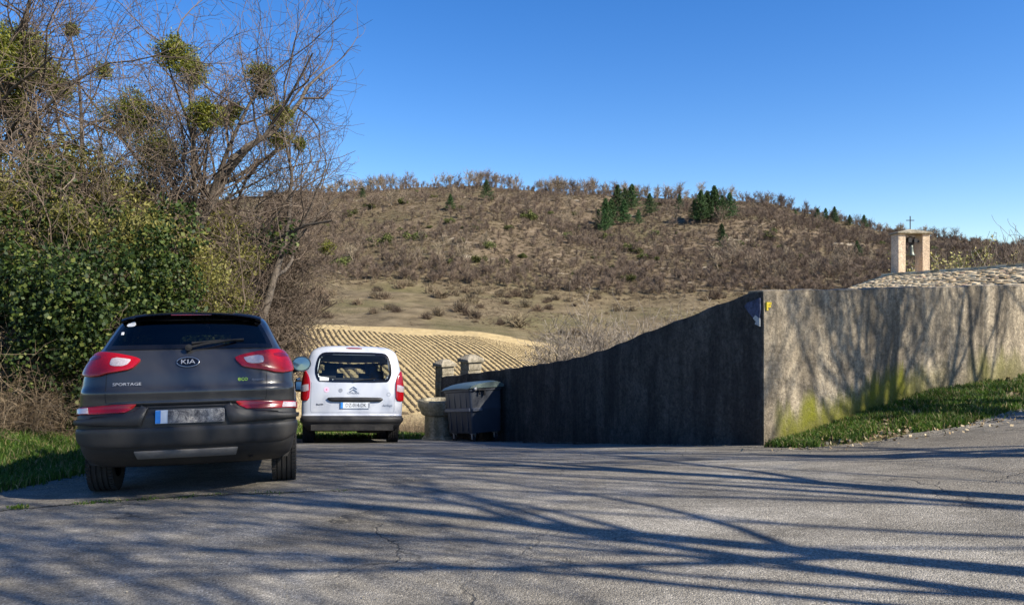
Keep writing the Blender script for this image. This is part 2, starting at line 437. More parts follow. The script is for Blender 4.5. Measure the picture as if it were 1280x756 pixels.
def dusty(m):
    nt = m.node_tree; b = [n for n in nt.nodes if n.type == 'BSDF_PRINCIPLED'][0]
    lk = b.inputs['Base Color'].links[0]; src = lk.from_socket
    c = coords(nt); sp = N(nt, 'ShaderNodeSeparateXYZ'); nt.links.new(c, sp.inputs[0])
    f = noise(nt, c, 3.5, 6, .7); f2 = noise(nt, coords(nt, scale=(6, 6, 1)), 3, 5, .7)
    low = ramp(nt, sp.outputs[2], [(.3, g3(.085)), (.75, g3(.035)), (1.0, g3(.01))])
    k = mix(nt, 1.0, low, ramp(nt, math_(nt, 'MULTIPLY', math_(nt, 'ADD', f, f2), .5), [(.36, g3(.25)), (.66, g3(1.3))]), 'MULTIPLY')
    nt.links.new(mix(nt, k, src, (.26, .22, .17)), b.inputs['Base Color'])
    nt.links.new(math_(nt, 'ADD', math_(nt, 'MULTIPLY', k, 3.0), b.inputs['Roughness'].default_value), b.inputs['Roughness'])
    return m
M['white_car'] = flat('silver_white_car_paint', (.50, .52, .56), .35, .1, .7, nz=.02, sc=3)
for k_ in ('grey_paint', 'white_car', 'plastic', 'rubber'): dusty(M[k_])
M['red_lens'] = flat('red_lens', (.33, .003, .006), .22, 0, .4, nz=.15, sc=90)
M['dark_red_lens'] = flat('dark_red_lens', (.17, .002, .006), .15, 0, 1, nz=.2, sc=90)
M['clear_lens'] = flat('clear_lens', (.5, .42, .42), .15, .1, 1, nz=.25, sc=120)
M['glass_dark'] = glass('tinted_glass', (.13, .14, .15), .8)
M['glass_clear'] = glass('car_glass', (.78, .82, .80), .6)
M['frit'] = flat('black_glass_border', (.006, .006, .007), .12, 0, 0)
M['mirror'] = flat('mirror_glass', (.22, .25, .25), .08, 1, nz=0)
M['seat'] = flat('seat_cloth', (.03, .032, .036), .85)
M['plate_white'] = flat('plate_white', (.62, .65, .68), .45, nz=.05)
M['plate_blue'] = flat('plate_blue', (.03, .22, .62), .45, nz=.1)
M['silver'] = flat('silver_script', (.42, .42, .43), .4, .2)
M['ink'] = flat('ink_black', (.015, .015, .02), .6)
M['grey_ink'] = flat('grey_ink', (.22, .24, .28), .5)
M['green_ink'] = flat('green_ink', (.35, .55, .05), .5)
M['pink'] = flat('pink_sticker', (.8, .45, .6), .5, nz=.05)
M['red'] = flat('red_sticker', (.6, .02, .04), .5)
M['sticker'] = flat('white_sticker', (.75, .75, .75), .5)
M['bin'] = flat('bin_plastic', (.05, .056, .068), .42, nz=.12, sc=6)
M['bin_lid'] = flat('bin_lid_plastic', (.10, .135, .12), .4, nz=.12, sc=6)
M['galv'] = flat('galvanised', (.5, .5, .5), .45, .6, nz=.2)
M['exhaust'] = flat('rusty_silencer', (.16, .13, .10), .6, .4, nz=.3)
def smudge():
    m, nt, b, o = nodes('worn_plate_dirt'); c = coords(nt)
    f = noise(nt, c, 9, 8, .8, .6)
    f2 = noise(nt, c, 160, 3, .8)
    col = ramp(nt, f, [(.40, (.012, .013, .02)), (.5, (.12, .12, .125)), (.62, (.34, .32, .29))])
    col = mix(nt, .8, col, ramp(nt, f2, [(.35, g3(.3)), (.65, g3(1.6))]), 'MULTIPLY')
    nt.links.new(col, b.inputs['Base Color']); b.inputs['Roughness'].default_value = .8
    return m
M['smudge'] = smudge()

# ------------------------------------------------------------------ land
def build_land():
    def axis(a, b, n, k, c=0):
        t = np.linspace(-1, 1, n); s = np.sinh(k * t) / math.sinh(k)
        return c + np.where(s < 0, -s * (a - c), s * (b - c))
    xs = axis(-620, 620, 330, 4.2, 0)
    ys = np.concatenate([np.linspace(-80, -2, 40), np.linspace(-1.6, 24, 90), np.linspace(24.6, 60, 60)[0:], np.linspace(60.9, 160, 110), np.linspace(161.5, 380, 130), np.linspace(384, 620, 40)])
    X, Y = np.meshgrid(xs, ys)
    Z = H(X.ravel(), Y.ravel())
    onroad = inside_road(X.ravel(), Y.ravel())
    Z = Z - .05 * onroad
    n, k = len(xs), len(ys)
    i = np.arange(k - 1)[:, None] * n; j = np.arange(n - 1)[None, :]
    q = np.stack([i + j, i + j + 1, i + n + j + 1, i + n + j], -1).reshape(-1, 4)
    mb = MB(); mb.add(np.stack([X.ravel(), Y.ravel(), Z], 1), q)
    o = mb.build('ground', M['land'], smooth=True)
    a = o.data.attributes.new('field', 'FLOAT', 'POINT')
    a.data.foreach_set('value', infield(X.ravel(), Y.ravel()).astype(np.float32))
    tag(o, kind='structure'); return o

def infield(x, y):
    px = 640 + FP * x / np.maximum(y, 1)
    wob = (hnoise(x, y, 7, 5) - .5) * 4
    return ((y > 40) & (y + wob * .5 < 109.5) & (px > -600) & (px < 1150)).astype(float)

ROAD = [(-14, -40), (6.2, -40), (5.7, -10), (5.9, 0), (6.4, 3.6), (8.2, 6.6), (12, 9.9), (22, 15.2), (22, 18.5), (12, 13.2), (8.2, 11.1), (6.5, 10.25), (5.5, 9.85), (4.3, 9.4), (3.5, 9.45), (3.12, 9.75),
        (3.2, 10.1), (1.95, 12.1), (.95, 14.3), (.1, 16.2), (-1.2, 17.75), (-5.6, 17.9), (-5.3, 14), (-4.8, 11), (-4.72, 9), (-4.8, 7.7), (-5.4, 7.35), (-8, 6.9), (-14, 6.0)]
def inside_poly(x, y, poly):
    c = np.zeros(x.shape, bool)
    n = len(poly)
    for a in range(n):
        x0, y0 = poly[a]; x1, y1 = poly[(a + 1) % n]
        if y0 == y1: continue
        k = ((y0 > y) != (y1 > y)) & (x < (x1 - x0) * (y - y0) / (y1 - y0) + x0)
        c ^= k
    return c
def inside_road(x, y): return inside_poly(x, y, ROAD)

def build_road():
    bm = bmesh.new()
    # densify outline, triangulate with interior points from a grid
    pts = []
    n = len(ROAD)
    for a in range(n):
        p, q = np.array(ROAD[a]), np.array(ROAD[(a + 1) % n])
        L = np.linalg.norm(q - p); k = max(1, int(L / .45)); nn = np.array([-(q - p)[1], (q - p)[0]]) / L
        for i in range(k):
            w = p + (q - p) * i / k
            wob = .07 * math.sin(w[0] * 5.1 + w[1] * 3.7) + .05 * math.sin(w[0] * 11 - w[1] * 9)
            if 8 < w[1] < 9.9 and w[0] > 3 or w[0] < -4.5 and w[1] > -10: w = w + nn * wob
            pts.append((w[0], w[1]))
    import mathutils.geometry as mg
    gx, gy = np.meshgrid(np.arange(-13.8, 22, .4), np.arange(-39.8, 18.4, .4))
    gx = gx.ravel(); gy = gy.ravel()
    k = inside_poly(gx, gy, pts) & (gy > -20)
    inner = []
    P = np.array(pts)
    for x, y in zip(gx[k], gy[k]):
        if np.min((P[:, 0] - x)**2 + (P[:, 1] - y)**2) > .06: inner.append((x, y))
    allp = [Vector(p) for p in pts] + [Vector(p) for p in inner]
    vs, es, fs, *_ = mg.delaunay_2d_cdt(allp, [], [list(range(len(pts)))], 1, 1e-5)
    X = np.array([v.x for v in vs]); Y = np.array([v.y for v in vs])
    Z = H(X, Y) + .015 + (hnoise(X, Y, 1.6, 8) - .5) * .02
    mb = MB(); V = np.stack([X, Y, Z], 1)
    mb.add(V, t=[list(f) for f in fs if len(f) == 3])
    # edge skirt
    m = len(pts)
    top = np.array([[p[0], p[1], 0] for p in pts]); top[:, 2] = H(top[:, 0], top[:, 1]) + .015
    bot = top.copy(); bot[:, 2] -= .12
    mb.add(np.concatenate([top, bot]), [[i, i + m, (i + 1) % m + m, (i + 1) % m] for i in range(m)])
    o = mb.build('road', M['asphalt'], smooth=True)
    tag(o, kind='structure'); return o
build_land(); build_road()

# ------------------------------------------------------------------ rows of the field
GUIDES = [
 ([(352, 412), (356, 430), (366, 455), (385, 490), (402, 520)], 0),
 ([(372, 412), (378, 425), (391, 445), (415, 482), (445, 520)], 3),
 ([(397, 412.5), (404, 427), (422, 450), (450, 486), (478, 520)], 4),
 ([(417, 413), (424, 424), (443, 441), (480, 476), (516, 516)], 3),
 ([(455, 415), (466, 426), (492, 441), (526, 470), (565, 508)], 6),
 ([(507, 420), (526, 432), (548, 450), (580, 480), (610, 508)], 8),
 ([(531, 420.5), (556, 436), (578, 454), (605, 480), (636, 508)], 4),
 ([(560, 420), (586, 433), (620, 457), (652, 484), (680, 506)], 5),
 ([(591, 421.5), (620, 433), (655, 454), (692, 480), (724, 502)], 6),
 ([(624, 427), (655, 438), (684, 452), (720, 474), (752, 494)], 8),
 ([(655, 432.5), (681, 440), (710, 452), (745, 470), (780, 490)], 8),
 ([(672, 433.5), (700, 441), (732, 453), (775, 472), (815, 492)], 4),
 ([(700, 437), (740, 447), (785, 461), (830, 478), (880, 496)], 8)]
def build_rows():
    W = []
    for pts, k in GUIDES:
        w = [cast(px, r - .6) for px, r in pts]
        w = [(a[0], min(a[1], 109.0)) for a in w]
        w = np.array(w)
        # resample evenly in distance
        t = np.linspace(0, 1, 60); s = np.linspace(0, 1, len(w))
        d = pchip(list(zip(s, w[:, 1])))(t); x = pchip(list(zip(s, w[:, 0])))(t)
        W.append((np.stack([x, d], 1), k))
    rows = []
    for g in range(1, len(W)):
        a, b, k = W[g - 1][0], W[g][0], W[g][1]
        for i in range(k): rows.append(a + (b - a) * i / k)
    spc = []
    for i in range(len(rows)):
        o_ = rows[i + 1] if i < len(rows) - 1 else rows[i - 1]
        tg = np.gradient(rows[i], axis=0); tg /= np.linalg.norm(tg, axis=1, keepdims=True)
        dd_ = np.min(np.linalg.norm(rows[i][:, None] - o_[None], axis=2), axis=1)
        spc.append(np.clip(dd_, .15, 3))
    mb = MB(); r = np.random.default_rng(3)
    for ri, row in enumerate(rows):
        seg = np.linalg.norm(np.diff(row, axis=0), axis=1); L = np.concatenate([[0], np.cumsum(seg)])
        n = int(L[-1] / .26)
        s = np.linspace(0, L[-1], n); x = np.interp(s, L, row[:, 0]); y = np.interp(s, L, row[:, 1])
        x += r.normal(0, .02, n); y += r.normal(0, .02, n)
        keep = r.random(n) > .03
        x, y = x[keep], y[keep]
        z = H(x, y)
        # each plant: a low ragged dome
        k = 6; a = np.linspace(0, 2 * math.pi, k, endpoint=False)
        n = len(x)
        sp = np.interp(s, L, spc[ri])[keep][:, None]
        R0 = sp * r.uniform(.22, .30, (n, 1)); Hh = sp * r.uniform(.08, .16, (n, 1))
        jit = r.uniform(.75, 1.25, (n, k))
        ring0 = np.stack([x[:, None] + R0 * jit * np.cos(a), y[:, None] + R0 * jit * np.sin(a), z[:, None] + np.full((n, k), -.05)], -1)
        ring1 = np.stack([x[:, None] + .75 * R0 * jit * np.cos(a + .4), y[:, None] + .75 * R0 * jit * np.sin(a + .4), z[:, None] + Hh * r.uniform(.6, 1, (n, k))], -1)
        topp = np.stack([x, y, z + Hh[:, 0] * 1.05], -1)[:, None]
        V = np.concatenate([ring0, ring1, topp], 1).reshape(-1, 3)
        base = (np.arange(n) * (2 * k + 1))[:, None]
        j = np.arange(k); j2 = (j + 1) % k
        q = np.stack([base + j, base + j2, base + k + j2, base + k + j], -1).reshape(-1, 4)
        t = np.stack([base + k + j, base + k + j2, np.broadcast_to(base + 2 * k, (n, k))], -1).reshape(-1, 3)
        mb.add(V, q, t)
    o = mb.build('row_crop', M['lavender'])
    tag(o, 'dark low plants in long curving rows across the pale field', 'crop rows', kind='stuff')
build_rows()

# ------------------------------------------------------------------ boundary walls
def wall_strip(mb, P, topz, thick, nrow=10, m=0, uv=None):
    """vertical wall along a plan path P with top heights; thickness to the far side"""
    P = np.asarray(P, float); n = len(P)
    T = np.gradient(P, axis=0); T /= np.linalg.norm(T, axis=1, keepdims=True)
    Nn = np.stack([T[:, 1], -T[:, 0]], 1)
    return P, Nn
def build_wall(name, P, topz, thick, side, mat, label, cat='wall'):
    P = np.asarray(P, float); n = len(P)
    T = np.gradient(P, axis=0); T /= np.linalg.norm(T, axis=1, keepdims=True)
    Nn = side * np.stack([T[:, 1], -T[:, 0]], 1)
    s = np.concatenate([[0], np.cumsum(np.linalg.norm(np.diff(P, axis=0), axis=1))])
    gz = H(P[:, 0], P[:, 1])
    me = bpy.data.meshes.new(name); verts = []; uvs = []
    K = 9
    for i in range(n):
        ring = []
        for k in range(K + 1):
            z = gz[i] - .3 + (topz[i] - gz[i] + .3) * k / K
            bulge = (.008 * math.sin(s[i] * 1.3 + k * .6) + .004 * math.sin(s[i] * 3.1 - k)) * min(1, s[i] / .8)
            if k == K: bulge -= .012
            ring.append((P[i, 0] + Nn[i, 0] * bulge, P[i, 1] + Nn[i, 1] * bulge, z))
        tz = topz[i] + .012 * math.sin(s[i] * 9) * 1
        ring.append((P[i, 0] - Nn[i, 0] * .03, P[i, 1] - Nn[i, 1] * .03, tz + .012))
        ring.append((P[i, 0] - Nn[i, 0] * (thick - .03), P[i, 1] - Nn[i, 1] * (thick - .03), tz + .012))
        ring.append((P[i, 0] - Nn[i, 0] * thick, P[i, 1] - Nn[i, 1] * thick, topz[i] - .02))
        ring.append((P[i, 0] - Nn[i, 0] * thick, P[i, 1] - Nn[i, 1] * thick, gz[i] - 1.8))
        verts += ring; uvs += [(s[i], v[2] - gz[i]) for v in ring]
    m = K + 5; faces = []
    for i in range(n - 1):
        for k in range(m - 1):
            f = [i * m + k, (i + 1) * m + k, (i + 1) * m + k + 1, i * m + k + 1]
            faces.append(f if side > 0 else f[::-1])
    for i, flip in ((0, side > 0), (n - 1, side < 0)):
        f = [i * m + k for k in range(m)]
        faces.append(f if flip else f[::-1])
    me.from_pydata(verts, [], faces)
    uvl = me.uv_layers.new(name='UVMap')
    for lp in me.loops: uvl.data[lp.index].uv = uvs[lp.vertex_index]
    me.materials.append(mat)
    o = bpy.data.objects.new(name, me); COL.objects.link(o)
    tag(o, label, cat); return o
# sunlit wall to the right
sv = np.linspace(0, 16, 60); PR = W0 + np.outer(sv, WD)
topR = 1.735 + .0235 * sv + .006 * np.sin(sv * 3)
build_wall('roadside_wall', PR, topR, .28, 1, M['wall'], 'tall sunlit rendered wall with moss at its foot and tree shadows across it', 'wall')
# shaded wall running down to the bin
path = pchip([(0, 3.147), (.25, 1.9), (.5, .93), (.75, .06), (1, -1.62)]); pathy = pchip([(0, 10.003), (.25, 12.0), (.5, 14.15), (.75, 16.1), (1, 18.2)])
tt = np.linspace(0, 1, 60); PL = np.stack([path(tt), pathy(tt)], 1)
PL[0] = [3.15 - .0106 - .0102, 10 + .017 - .0064]; PL[:6] += np.outer(np.linspace(1, .2, 6) * (np.arange(6) > 0), [-.0102, -.0064])
pxw = 640 + FP * PL[:, 0] / PL[:, 1]
rowt = np.interp(pxw, [545, 570, 600, 640, 690, 720, 760, 800, 860, 900, 930, 945, 955], [472, 470, 466, 461, 453.5, 448, 436, 419, 396.5, 380.5, 369.5, 366, 365])
topL = CAMZ - (rowt - HZ) / FP * PL[:, 1]
build_wall('downhill_wall', PL, topL, .28, -1, M['wall_shaded'], 'long shaded rendered wall sloping down behind the wheeled bin', 'wall')

# painted trail mark and worn patch at the wall corner
def on_wall(s, z, off=.006):
    p = W0 + WD * s + WN * off
    return (p[0], p[1], z)
def wall_plate(mb, s0, s1, z0, z1, off=.02, th=.004):
    a = [on_wall(s0, z0, off), on_wall(s1, z0, off), on_wall(s1, z1, off), on_wall(s0, z1, off)]
    b = [on_wall(s0, z0, off - .03), on_wall(s1, z0, off - .03), on_wall(s1, z1, off - .03), on_wall(s0, z1, off - .03)]
    mb.add(a + b, [[0, 1, 2, 3], [0, 4, 5, 1], [1, 5, 6, 2], [2, 6, 7, 3], [3, 7, 4, 0]])
mb = MB(); wall_plate(mb, .03, .11, 1.57, 1.605); wall_plate(mb, .03, .055, 1.50, 1.57); wall_plate(mb, .055, .10, 1.54, 1.562)
tag(mb.build('trail_mark', M['yellow']), 'yellow painted trail mark near the top of the wall corner', 'trail mark')
# torn blue patch on the shaded side of the corner
mb = MB()
d = PL[2] - PL[0]; d /= np.linalg.norm(d); nrm = np.array([-d[1], d[0]]); nrm = nrm if nrm[0] < 0 else -nrm
def cw(s, z, off): p = PL[0] + d * s + nrm * off; return (p[0], p[1], z)
poly = [(.02, 1.66), (.10, 1.63), (.22, 1.60), (.27, 1.55), (.20, 1.47), (.12, 1.40), (.03, 1.38), (.015, 1.5)]
def polyplate(mb, poly, off, m=0, fn=cw):
    n = len(poly); a = [fn(s, z, off) for s, z in poly]; b = [fn(s, z, off - .03) for s, z in poly]
    cx = sum(p[0] for p in poly) / n; cz = sum(p[1] for p in poly) / n
    mb.add(a + b + [fn(cx, cz, off)], [[i, i + n, (i + 1) % n + n, (i + 1) % n] for i in range(n)], [[i, (i + 1) % n, 2 * n] for i in range(n)], m=m)
polyplate(mb, poly, .019)
polyplate(mb, [(.02, 1.40), (.09, 1.44), (.13, 1.40), (.08, 1.36), (.10, 1.33), (.02, 1.30)], .021, 1)
tag(mb.build('peeling_notice', [M['blue_paint'], M['white_paint']]), 'faded blue notice with torn white edge at the wall corner', 'notice')
def bevel(o, w=.01, seg=2, ang=35):
    b = o.modifiers.new('bevel', 'BEVEL'); b.width = w; b.segments = seg; b.limit_method = 'ANGLE'; b.angle_limit = R(ang)
    for p in o.data.polygons: p.use_smooth = True
    w2 = o.modifiers.new('wn', 'WEIGHTED_NORMAL') if False else None
    o.data.set_sharp_from_angle(angle=R(40)) if hasattr(o.data, 'set_sharp_from_angle') else None
    return o

def loft(mb, secs, m=0, cap0=True, cap1=True, closed=True):
    """secs: list of equal-length rings"""
    n = len(secs[0]); v = np.concatenate([np.asarray(s, float) for s in secs])
    q = []
    for i in range(len(secs) - 1):
        for k in range(n if closed else n - 1):
            k2 = (k + 1) % n
            q.append([i * n + k, i * n + k2, (i + 1) * n + k2, (i + 1) * n + k])
    base = mb.n; mb.add(v, q, m=m)
    for use, i, flip in ((cap0, 0, True), (cap1, len(secs) - 1, False)):
        if use:
            c = np.asarray(secs[i], float).mean(0)
            vv = np.concatenate([np.asarray(secs[i], float), [c]])
            t = [[k, (k + 1) % n, n] for k in range(n)]
            if flip: t = [x[::-1] for x in t]
            mb.add(vv, t=t, m=m)

def rrect(w, d, r, z, n=4, cx=0, cy=0):
    pts = []
    for sx, sy, a0 in ((1, 1, 0), (-1, 1, 90), (-1, -1, 180), (1, -1, 270)):
        for k in range(n + 1):
            a = R(a0 + 90 * k / n)
            pts.append((cx + sx * (w / 2 - r) + r * math.cos(a), cy + sy * (d / 2 - r) + r * math.sin(a), z))
    return pts

# ------------------------------------------------------------------ wheeled bin
def build_bin():
    # local x: along the wall (long side), local -y faces the road, +y faces the wall
    yaw = math.atan2(.84, -.54)           # local +x runs away along the wall
    L, D = 1.08, .74
    c0 = np.array([-.77, 15.75]); u = np.array([-.54, .84]); v = np.array([.84, .54])
    c = c0 + u * L / 2 + v * D / 2
    gz = min(H1(*c0), H1(*(c0 + u * L)))
    root = empty('wheeled_bin', (c[0], c[1], H1(*c)))
    # pitch with slope along u
    sl = (H1(*(c0 + u * L)) - H1(*c0)) / L
    X = Vector((u[0], u[1], sl)).normalized(); Yv = Vector((-v[0], -v[1], 0)); Z = X.cross(Yv).normalized(); Yv = Z.cross(X)
    root.rotation_euler = Matrix((X, Yv, Z)).transposed().to_euler()
    # local axes: +X away along wall, +Y toward the road side (left), so wall is at -Y
    tag(root, 'dark blue-grey four-wheeled bin with pale green lid against the wall', 'bin')
    mb = MB()
    secs = []
    for z, k in ((.20, .90), (.215, .915), (.62, .955), (.66, .975), (.68, .975), (.70, .965), (1.02, .995), (1.03, 1.03), (1.075, 1.03), (1.075, .97)):
        secs.append(rrect(L * k, D * k, .045, z))
    loft(mb, secs)
    o = mb.build('body', M['bin'], root); o.data.polygons.foreach_set('use_smooth', [False] * len(o.data.polygons))
    bevel(o, .006)
    # ribs on the long side and the ends
    mb = MB()
    for x in (-.36, -.12, .12, .36):
        mb.box((x, D * .475, .45), (.03, .02, .42)); mb.box((x, D * .488, .86), (.03, .02, .30))
    bevel(mb.build('rib', M['bin'], root), .004)
    mb = MB()
    mb.box((0, D / 2 + .012, .665), (L * .96, .035, .07)); mb.box((-L / 2 - .004, .22, .665), (.035, .22, .07))
    bevel(mb.build('handle_rail', M['bin_lid'] if False else flat('bin_rail', (.13, .14, .16), .45), root), .01)
    # domed lid hinged at the wall side
    mb = MB(); secs = []
    ys = np.linspace(-D / 2 - .05, D / 2 + .05, 12)
    for y in ys:
        t = (y + D / 2) / D
        h = 1.10 + .13 * math.sqrt(max(0, 1 - max(0, (t - .18) / .88)**2)) - .0
        if t < .1: h = 1.17 + .06 * max(0, t * 10 + .6) * .7
        xs = np.linspace(-L / 2 - .045, L / 2 + .045, 9)
        top = [(x, y, h - .025 * (abs(x) / (L / 2))**4) for x in xs]
        bot = [(x, y, 1.085) for x in xs[::-1]]
        secs.append(top + bot)
    loft(mb, secs)
    o = mb.build('lid', M['bin_lid'], root); bevel(o, .01)
    for sx in (-1, 1):
        mb = MB(); mb.box((sx * (L / 2 + .05), .27, 1.075), (.05, .06, .055)); bevel(mb.build('trunnion', M['galv'], root), .01)
    mb = MB()
    mb.box((-L / 2 - .045, .12, 1.045), (.04, .17, .025)); mb.box((-L / 2 - .045, .06, .99), (.04, .035, .11)); mb.box((-L / 2 - .045, .17, .985), (.03, .03, .06))
    bevel(mb.build('latch', M['black'], root), .004)
    for sx in (-1, 1):
        for sy in (-1, 1):
            mb = MB(); x, y = sx * .38, sy * .26
            mb.box((x, y, .19), (.10, .09, .02)); mb.box((x - .0, y + .03, .135), (.05, .006, .11)); mb.box((x, y - .03, .135), (.05, .006, .11))
            w = mb.build('castor', M['galv'], root)
            mb = MB(); mb.lathe([(.0, -.02), (.07, -.02), (.08, -.012), (.08, .012), (.07, .02), (.0, .02)], 18, c=(x + .02, y, .08), axis='Y')
            mb.build('wheel', M['rubber'], w, smooth=False)
build_bin()

# ------------------------------------------------------------------ stone basin
def build_basin():
    x, y = -1.60, 17.25; z = H1(x, y) - .03
    root = empty('stone_basin', (x, y, z), (0, 0, .3))
    tag(root, 'mossy old stone basin on a round pedestal beside the bin', 'stone basin')
    n = 14
    def ring(r, z, j=.0): return (r, z)
    mb = MB(); mb.lathe([(0, 0), (.37, 0), (.36, .06), (.31, .12), (.285, .14), (.29, .35), (.285, .55), (.29, .6), (0, .6)], n)
    o = mb.build('pedestal', M['basin'], root); bevel(o, .012)
    mb = MB(); mb.lathe([(.0, .575), (.30, .58), (.36, .62), (.385, .70), (.435, .78), (.445, .885), (.43, .915), (.36, .92), (.31, .90), (.27, .80), (.15, .72), (0, .70)], n)
    o = mb.build('bowl', M['basin'], root); bevel(o, .01)
build_basin()

# ------------------------------------------------------------------ gate pillars
def pillar(x, y, top, w, label):
    z0 = H1(x, y) - .1
    root = empty('gate_pillar', (x, y, z0), (0, 0, math.atan2(.84, -.54) - math.pi / 2 + R(4)))
    tag(root, label, 'pillar', 'stone gate pillars behind the wall')
    h = top - z0; cap = .20
    mb = MB(); nrow = int((h - cap) / .19)
    hh = (h - cap) / nrow
    r = np.random.default_rng(int(x * 100) % 97)
    for i in range(nrow):
        k = r.uniform(-.006, .006)
        mb.box((k, -k, hh * (i + .5)), (w - .0 + r.uniform(-.012, .01), w + r.uniform(-.012, .01), hh - .008))
    mb.box((0, 0, (h - cap) / 2), (w - .04, w - .04, h - cap - .02))
    o = mb.build('shaft', M['stone'], root); bevel(o, .012)
    mb = MB(); W = w / 2 + .055
    b = h - cap
    mb.add([[-W, -W, b], [W, -W, b], [W, W, b], [-W, W, b], [-W, -W, b + .08], [W, -W, b + .08], [W, W, b + .08], [-W, W, b + .08], [-.09, -.09, b + .19], [.09, -.09, b + .19], [.09, .09, b + .19], [-.09, .09, b + .19]],
           [[3, 2, 1, 0], [0, 1, 5, 4], [1, 2, 6, 5], [2, 3, 7, 6], [3, 0, 4, 7], [4, 5, 9, 8], [5, 6, 10, 9], [6, 7, 11, 10], [7, 4, 8, 11], [8, 9, 10, 11]])
    o = mb.build('capstone', M['stone'], root); bevel(o, .02, 2, 20)
pillar(-1.77, 21, .12, .36, 'lower stone gate pillar with weathered cap above the stone basin')
pillar(-1.01, 19.6, .34, .38, 'taller stone gate pillar with shaded face just behind the bin')

# ------------------------------------------------------------------ chapel with bell gable
def build_chapel():
    RX = 11.45; Y0, Y1 = 15.0, 24.4; RZ = 2.42; pitch = .36; half = 3.3
    root = empty('chapel', (RX, (Y0 + Y1) / 2, H1(RX, 20)))
    gz = root.location.z
    tag(root, 'small chapel with a stone-tiled roof and open bell gable behind the wall', 'chapel')
    def L(x, y, z): return (x - root.location.x, y - root.location.y, z - gz)
    mb = MB()
    ez = RZ - half * pitch
    for x0, x1, y0, y1 in ((RX - half + .3, RX - half + .7, Y0 + .2, Y1 - .2), (RX + half - .7, RX + half - .3, Y0 + .2, Y1 - .2)):
        a, b = L((x0 + x1) / 2, (y0 + y1) / 2, 0), 0
        mb.box((a[0], a[1], (ez + .0 - gz) / 2 - .5), (x1 - x0, y1 - y0, ez - gz + 1))
    for yy in (Y0 + .4, Y1 - .4):
        hw = half - .3
        A = [L(RX - hw, yy - .2, gz - 1), L(RX + hw, yy - .2, gz - 1), L(RX + hw, yy - .2, ez + .05), L(RX, yy - .2, RZ - .08), L(RX - hw, yy - .2, ez + .05)]
        B = [(p[0], p[1] + .4, p[2]) for p in A]
        mb.add(A + B, [[0, 1, 6, 5], [1, 2, 7, 6], [2, 3, 8, 7], [3, 4, 9, 8], [4, 0, 5, 9], [0, 1, 2, 4], [5, 6, 7, 9]], [[2, 3, 4], [7, 8, 9]])
    mb.build('wall', M['stone'], root)
    # roof: a deck plus overlapping rough stone tiles
    mb = MB(); r = np.random.default_rng(12)
    ln = math.hypot(half, half * pitch)
    for side in (-1, 1):
        e = np.array([side * math.cos(math.atan(pitch)), 0, -math.sin(math.atan(pitch))])   # down slope
        nrm = np.array([side * math.sin(math.atan(pitch)), 0, math.cos(math.atan(pitch))])
        base = np.array(L(RX, 0, RZ)); base[1] = 0
        def P(d, y, n): return base + e * d + nrm * n + np.array([0, y - root.location.y, 0])
        A = [P(0, Y0, -.04), P(ln, Y0, -.04), P(ln, Y1, -.04), P(0, Y1, -.04), P(0, Y0, -.12), P(ln, Y0, -.12), P(ln, Y1, -.12), P(0, Y1, -.12)]
        mb.add(A, [[0, 1, 2, 3], [4, 5, 6, 7], [0, 1, 5, 4], [1, 2, 6, 5], [2, 3, 7, 6]], m=1)
        rows = 27; step = (ln + .06) / rows
        for i in range(rows):
            d0 = i * step - .02; y = Y0 - .08
            while y < Y1 + .08:
                w = r.uniform(.12, .21)
                dd = d0 + r.uniform(-.03, .03); t = r.uniform(.015, .03); l = step * r.uniform(1.25, 1.5); lift = r.uniform(.0, .014)
                ww = w - .012
                c = [P(dd, y, -.005), P(dd, y + ww, -.005), P(dd + l, y + ww + r.uniform(-.02, .02), .025 + lift), P(dd + l, y + r.uniform(-.02, .02), .02 + lift)]
                top = [np.array(p) + nrm * t for p in c]
                mb.add(c + top, [[4, 5, 6, 7], [3, 2, 6, 7], [0, 3, 7, 4], [1, 2, 6, 5], [0, 1, 5, 4]])
                y += w
    # ridge stones
    y = Y0 - .05
    while y < Y1 - .0:
        w = r.uniform(.3, .45)
        mb.box((0, y + w / 2 - root.location.y, RZ - gz + .015), (.22, w - .01, .07 + r.uniform(0, .02)))
        y += w
    mb.build('roof', [M['tile'], M['bark']], root)
    # bell gable over the far gable wall
    bz = RZ - .35; py = Y1 - .35; w = .26; W = 1.14; dep = .46; top = CAMZ + (HZ - 293) / FP * py
    def wx(px): return (px - 640) / FP * (py - dep / 2)
    xl, xr = wx(1122.8), wx(1162.3)
    g = empty('bell_gable', (0, 0, 0)); g.parent = root
    for xc in (xl + .11, xr - .11):
        mb = MB(); mb.box(L(xc, py, (bz + top) / 2), (.22, dep, top - bz))
        o = mb.build('pier', M['belfry'], g); bevel(o, .012)
    xm = (xl + xr) / 2; a = L(xm, py, top); hw = (xr - xl) / 2 + .05; hd = dep / 2 + .06
    mb = MB()
    z0, z1, z2 = a[2], a[2] + .045, a[2] + .15
    mb.add([[a[0] - hw, a[1] - hd, z0], [a[0] + hw, a[1] - hd, z0], [a[0] + hw, a[1] + hd, z0], [a[0] - hw, a[1] + hd, z0],
            [a[0] - hw, a[1] - hd, z1], [a[0] + hw, a[1] - hd, z1], [a[0] + hw, a[1] + hd, z1], [a[0] - hw, a[1] + hd, z1],
            [a[0] - .06, a[1] - .06, z2], [a[0] + .06, a[1] - .06, z2], [a[0] + .06, a[1] + .06, z2], [a[0] - .06, a[1] + .06, z2]],
           [[3, 2, 1, 0], [0, 1, 5, 4], [1, 2, 6, 5], [2, 3, 7, 6], [3, 0, 4, 7], [4, 5, 9, 8], [5, 6, 10, 9], [6, 7, 11, 10], [7, 4, 8, 11], [8, 9, 10, 11]])
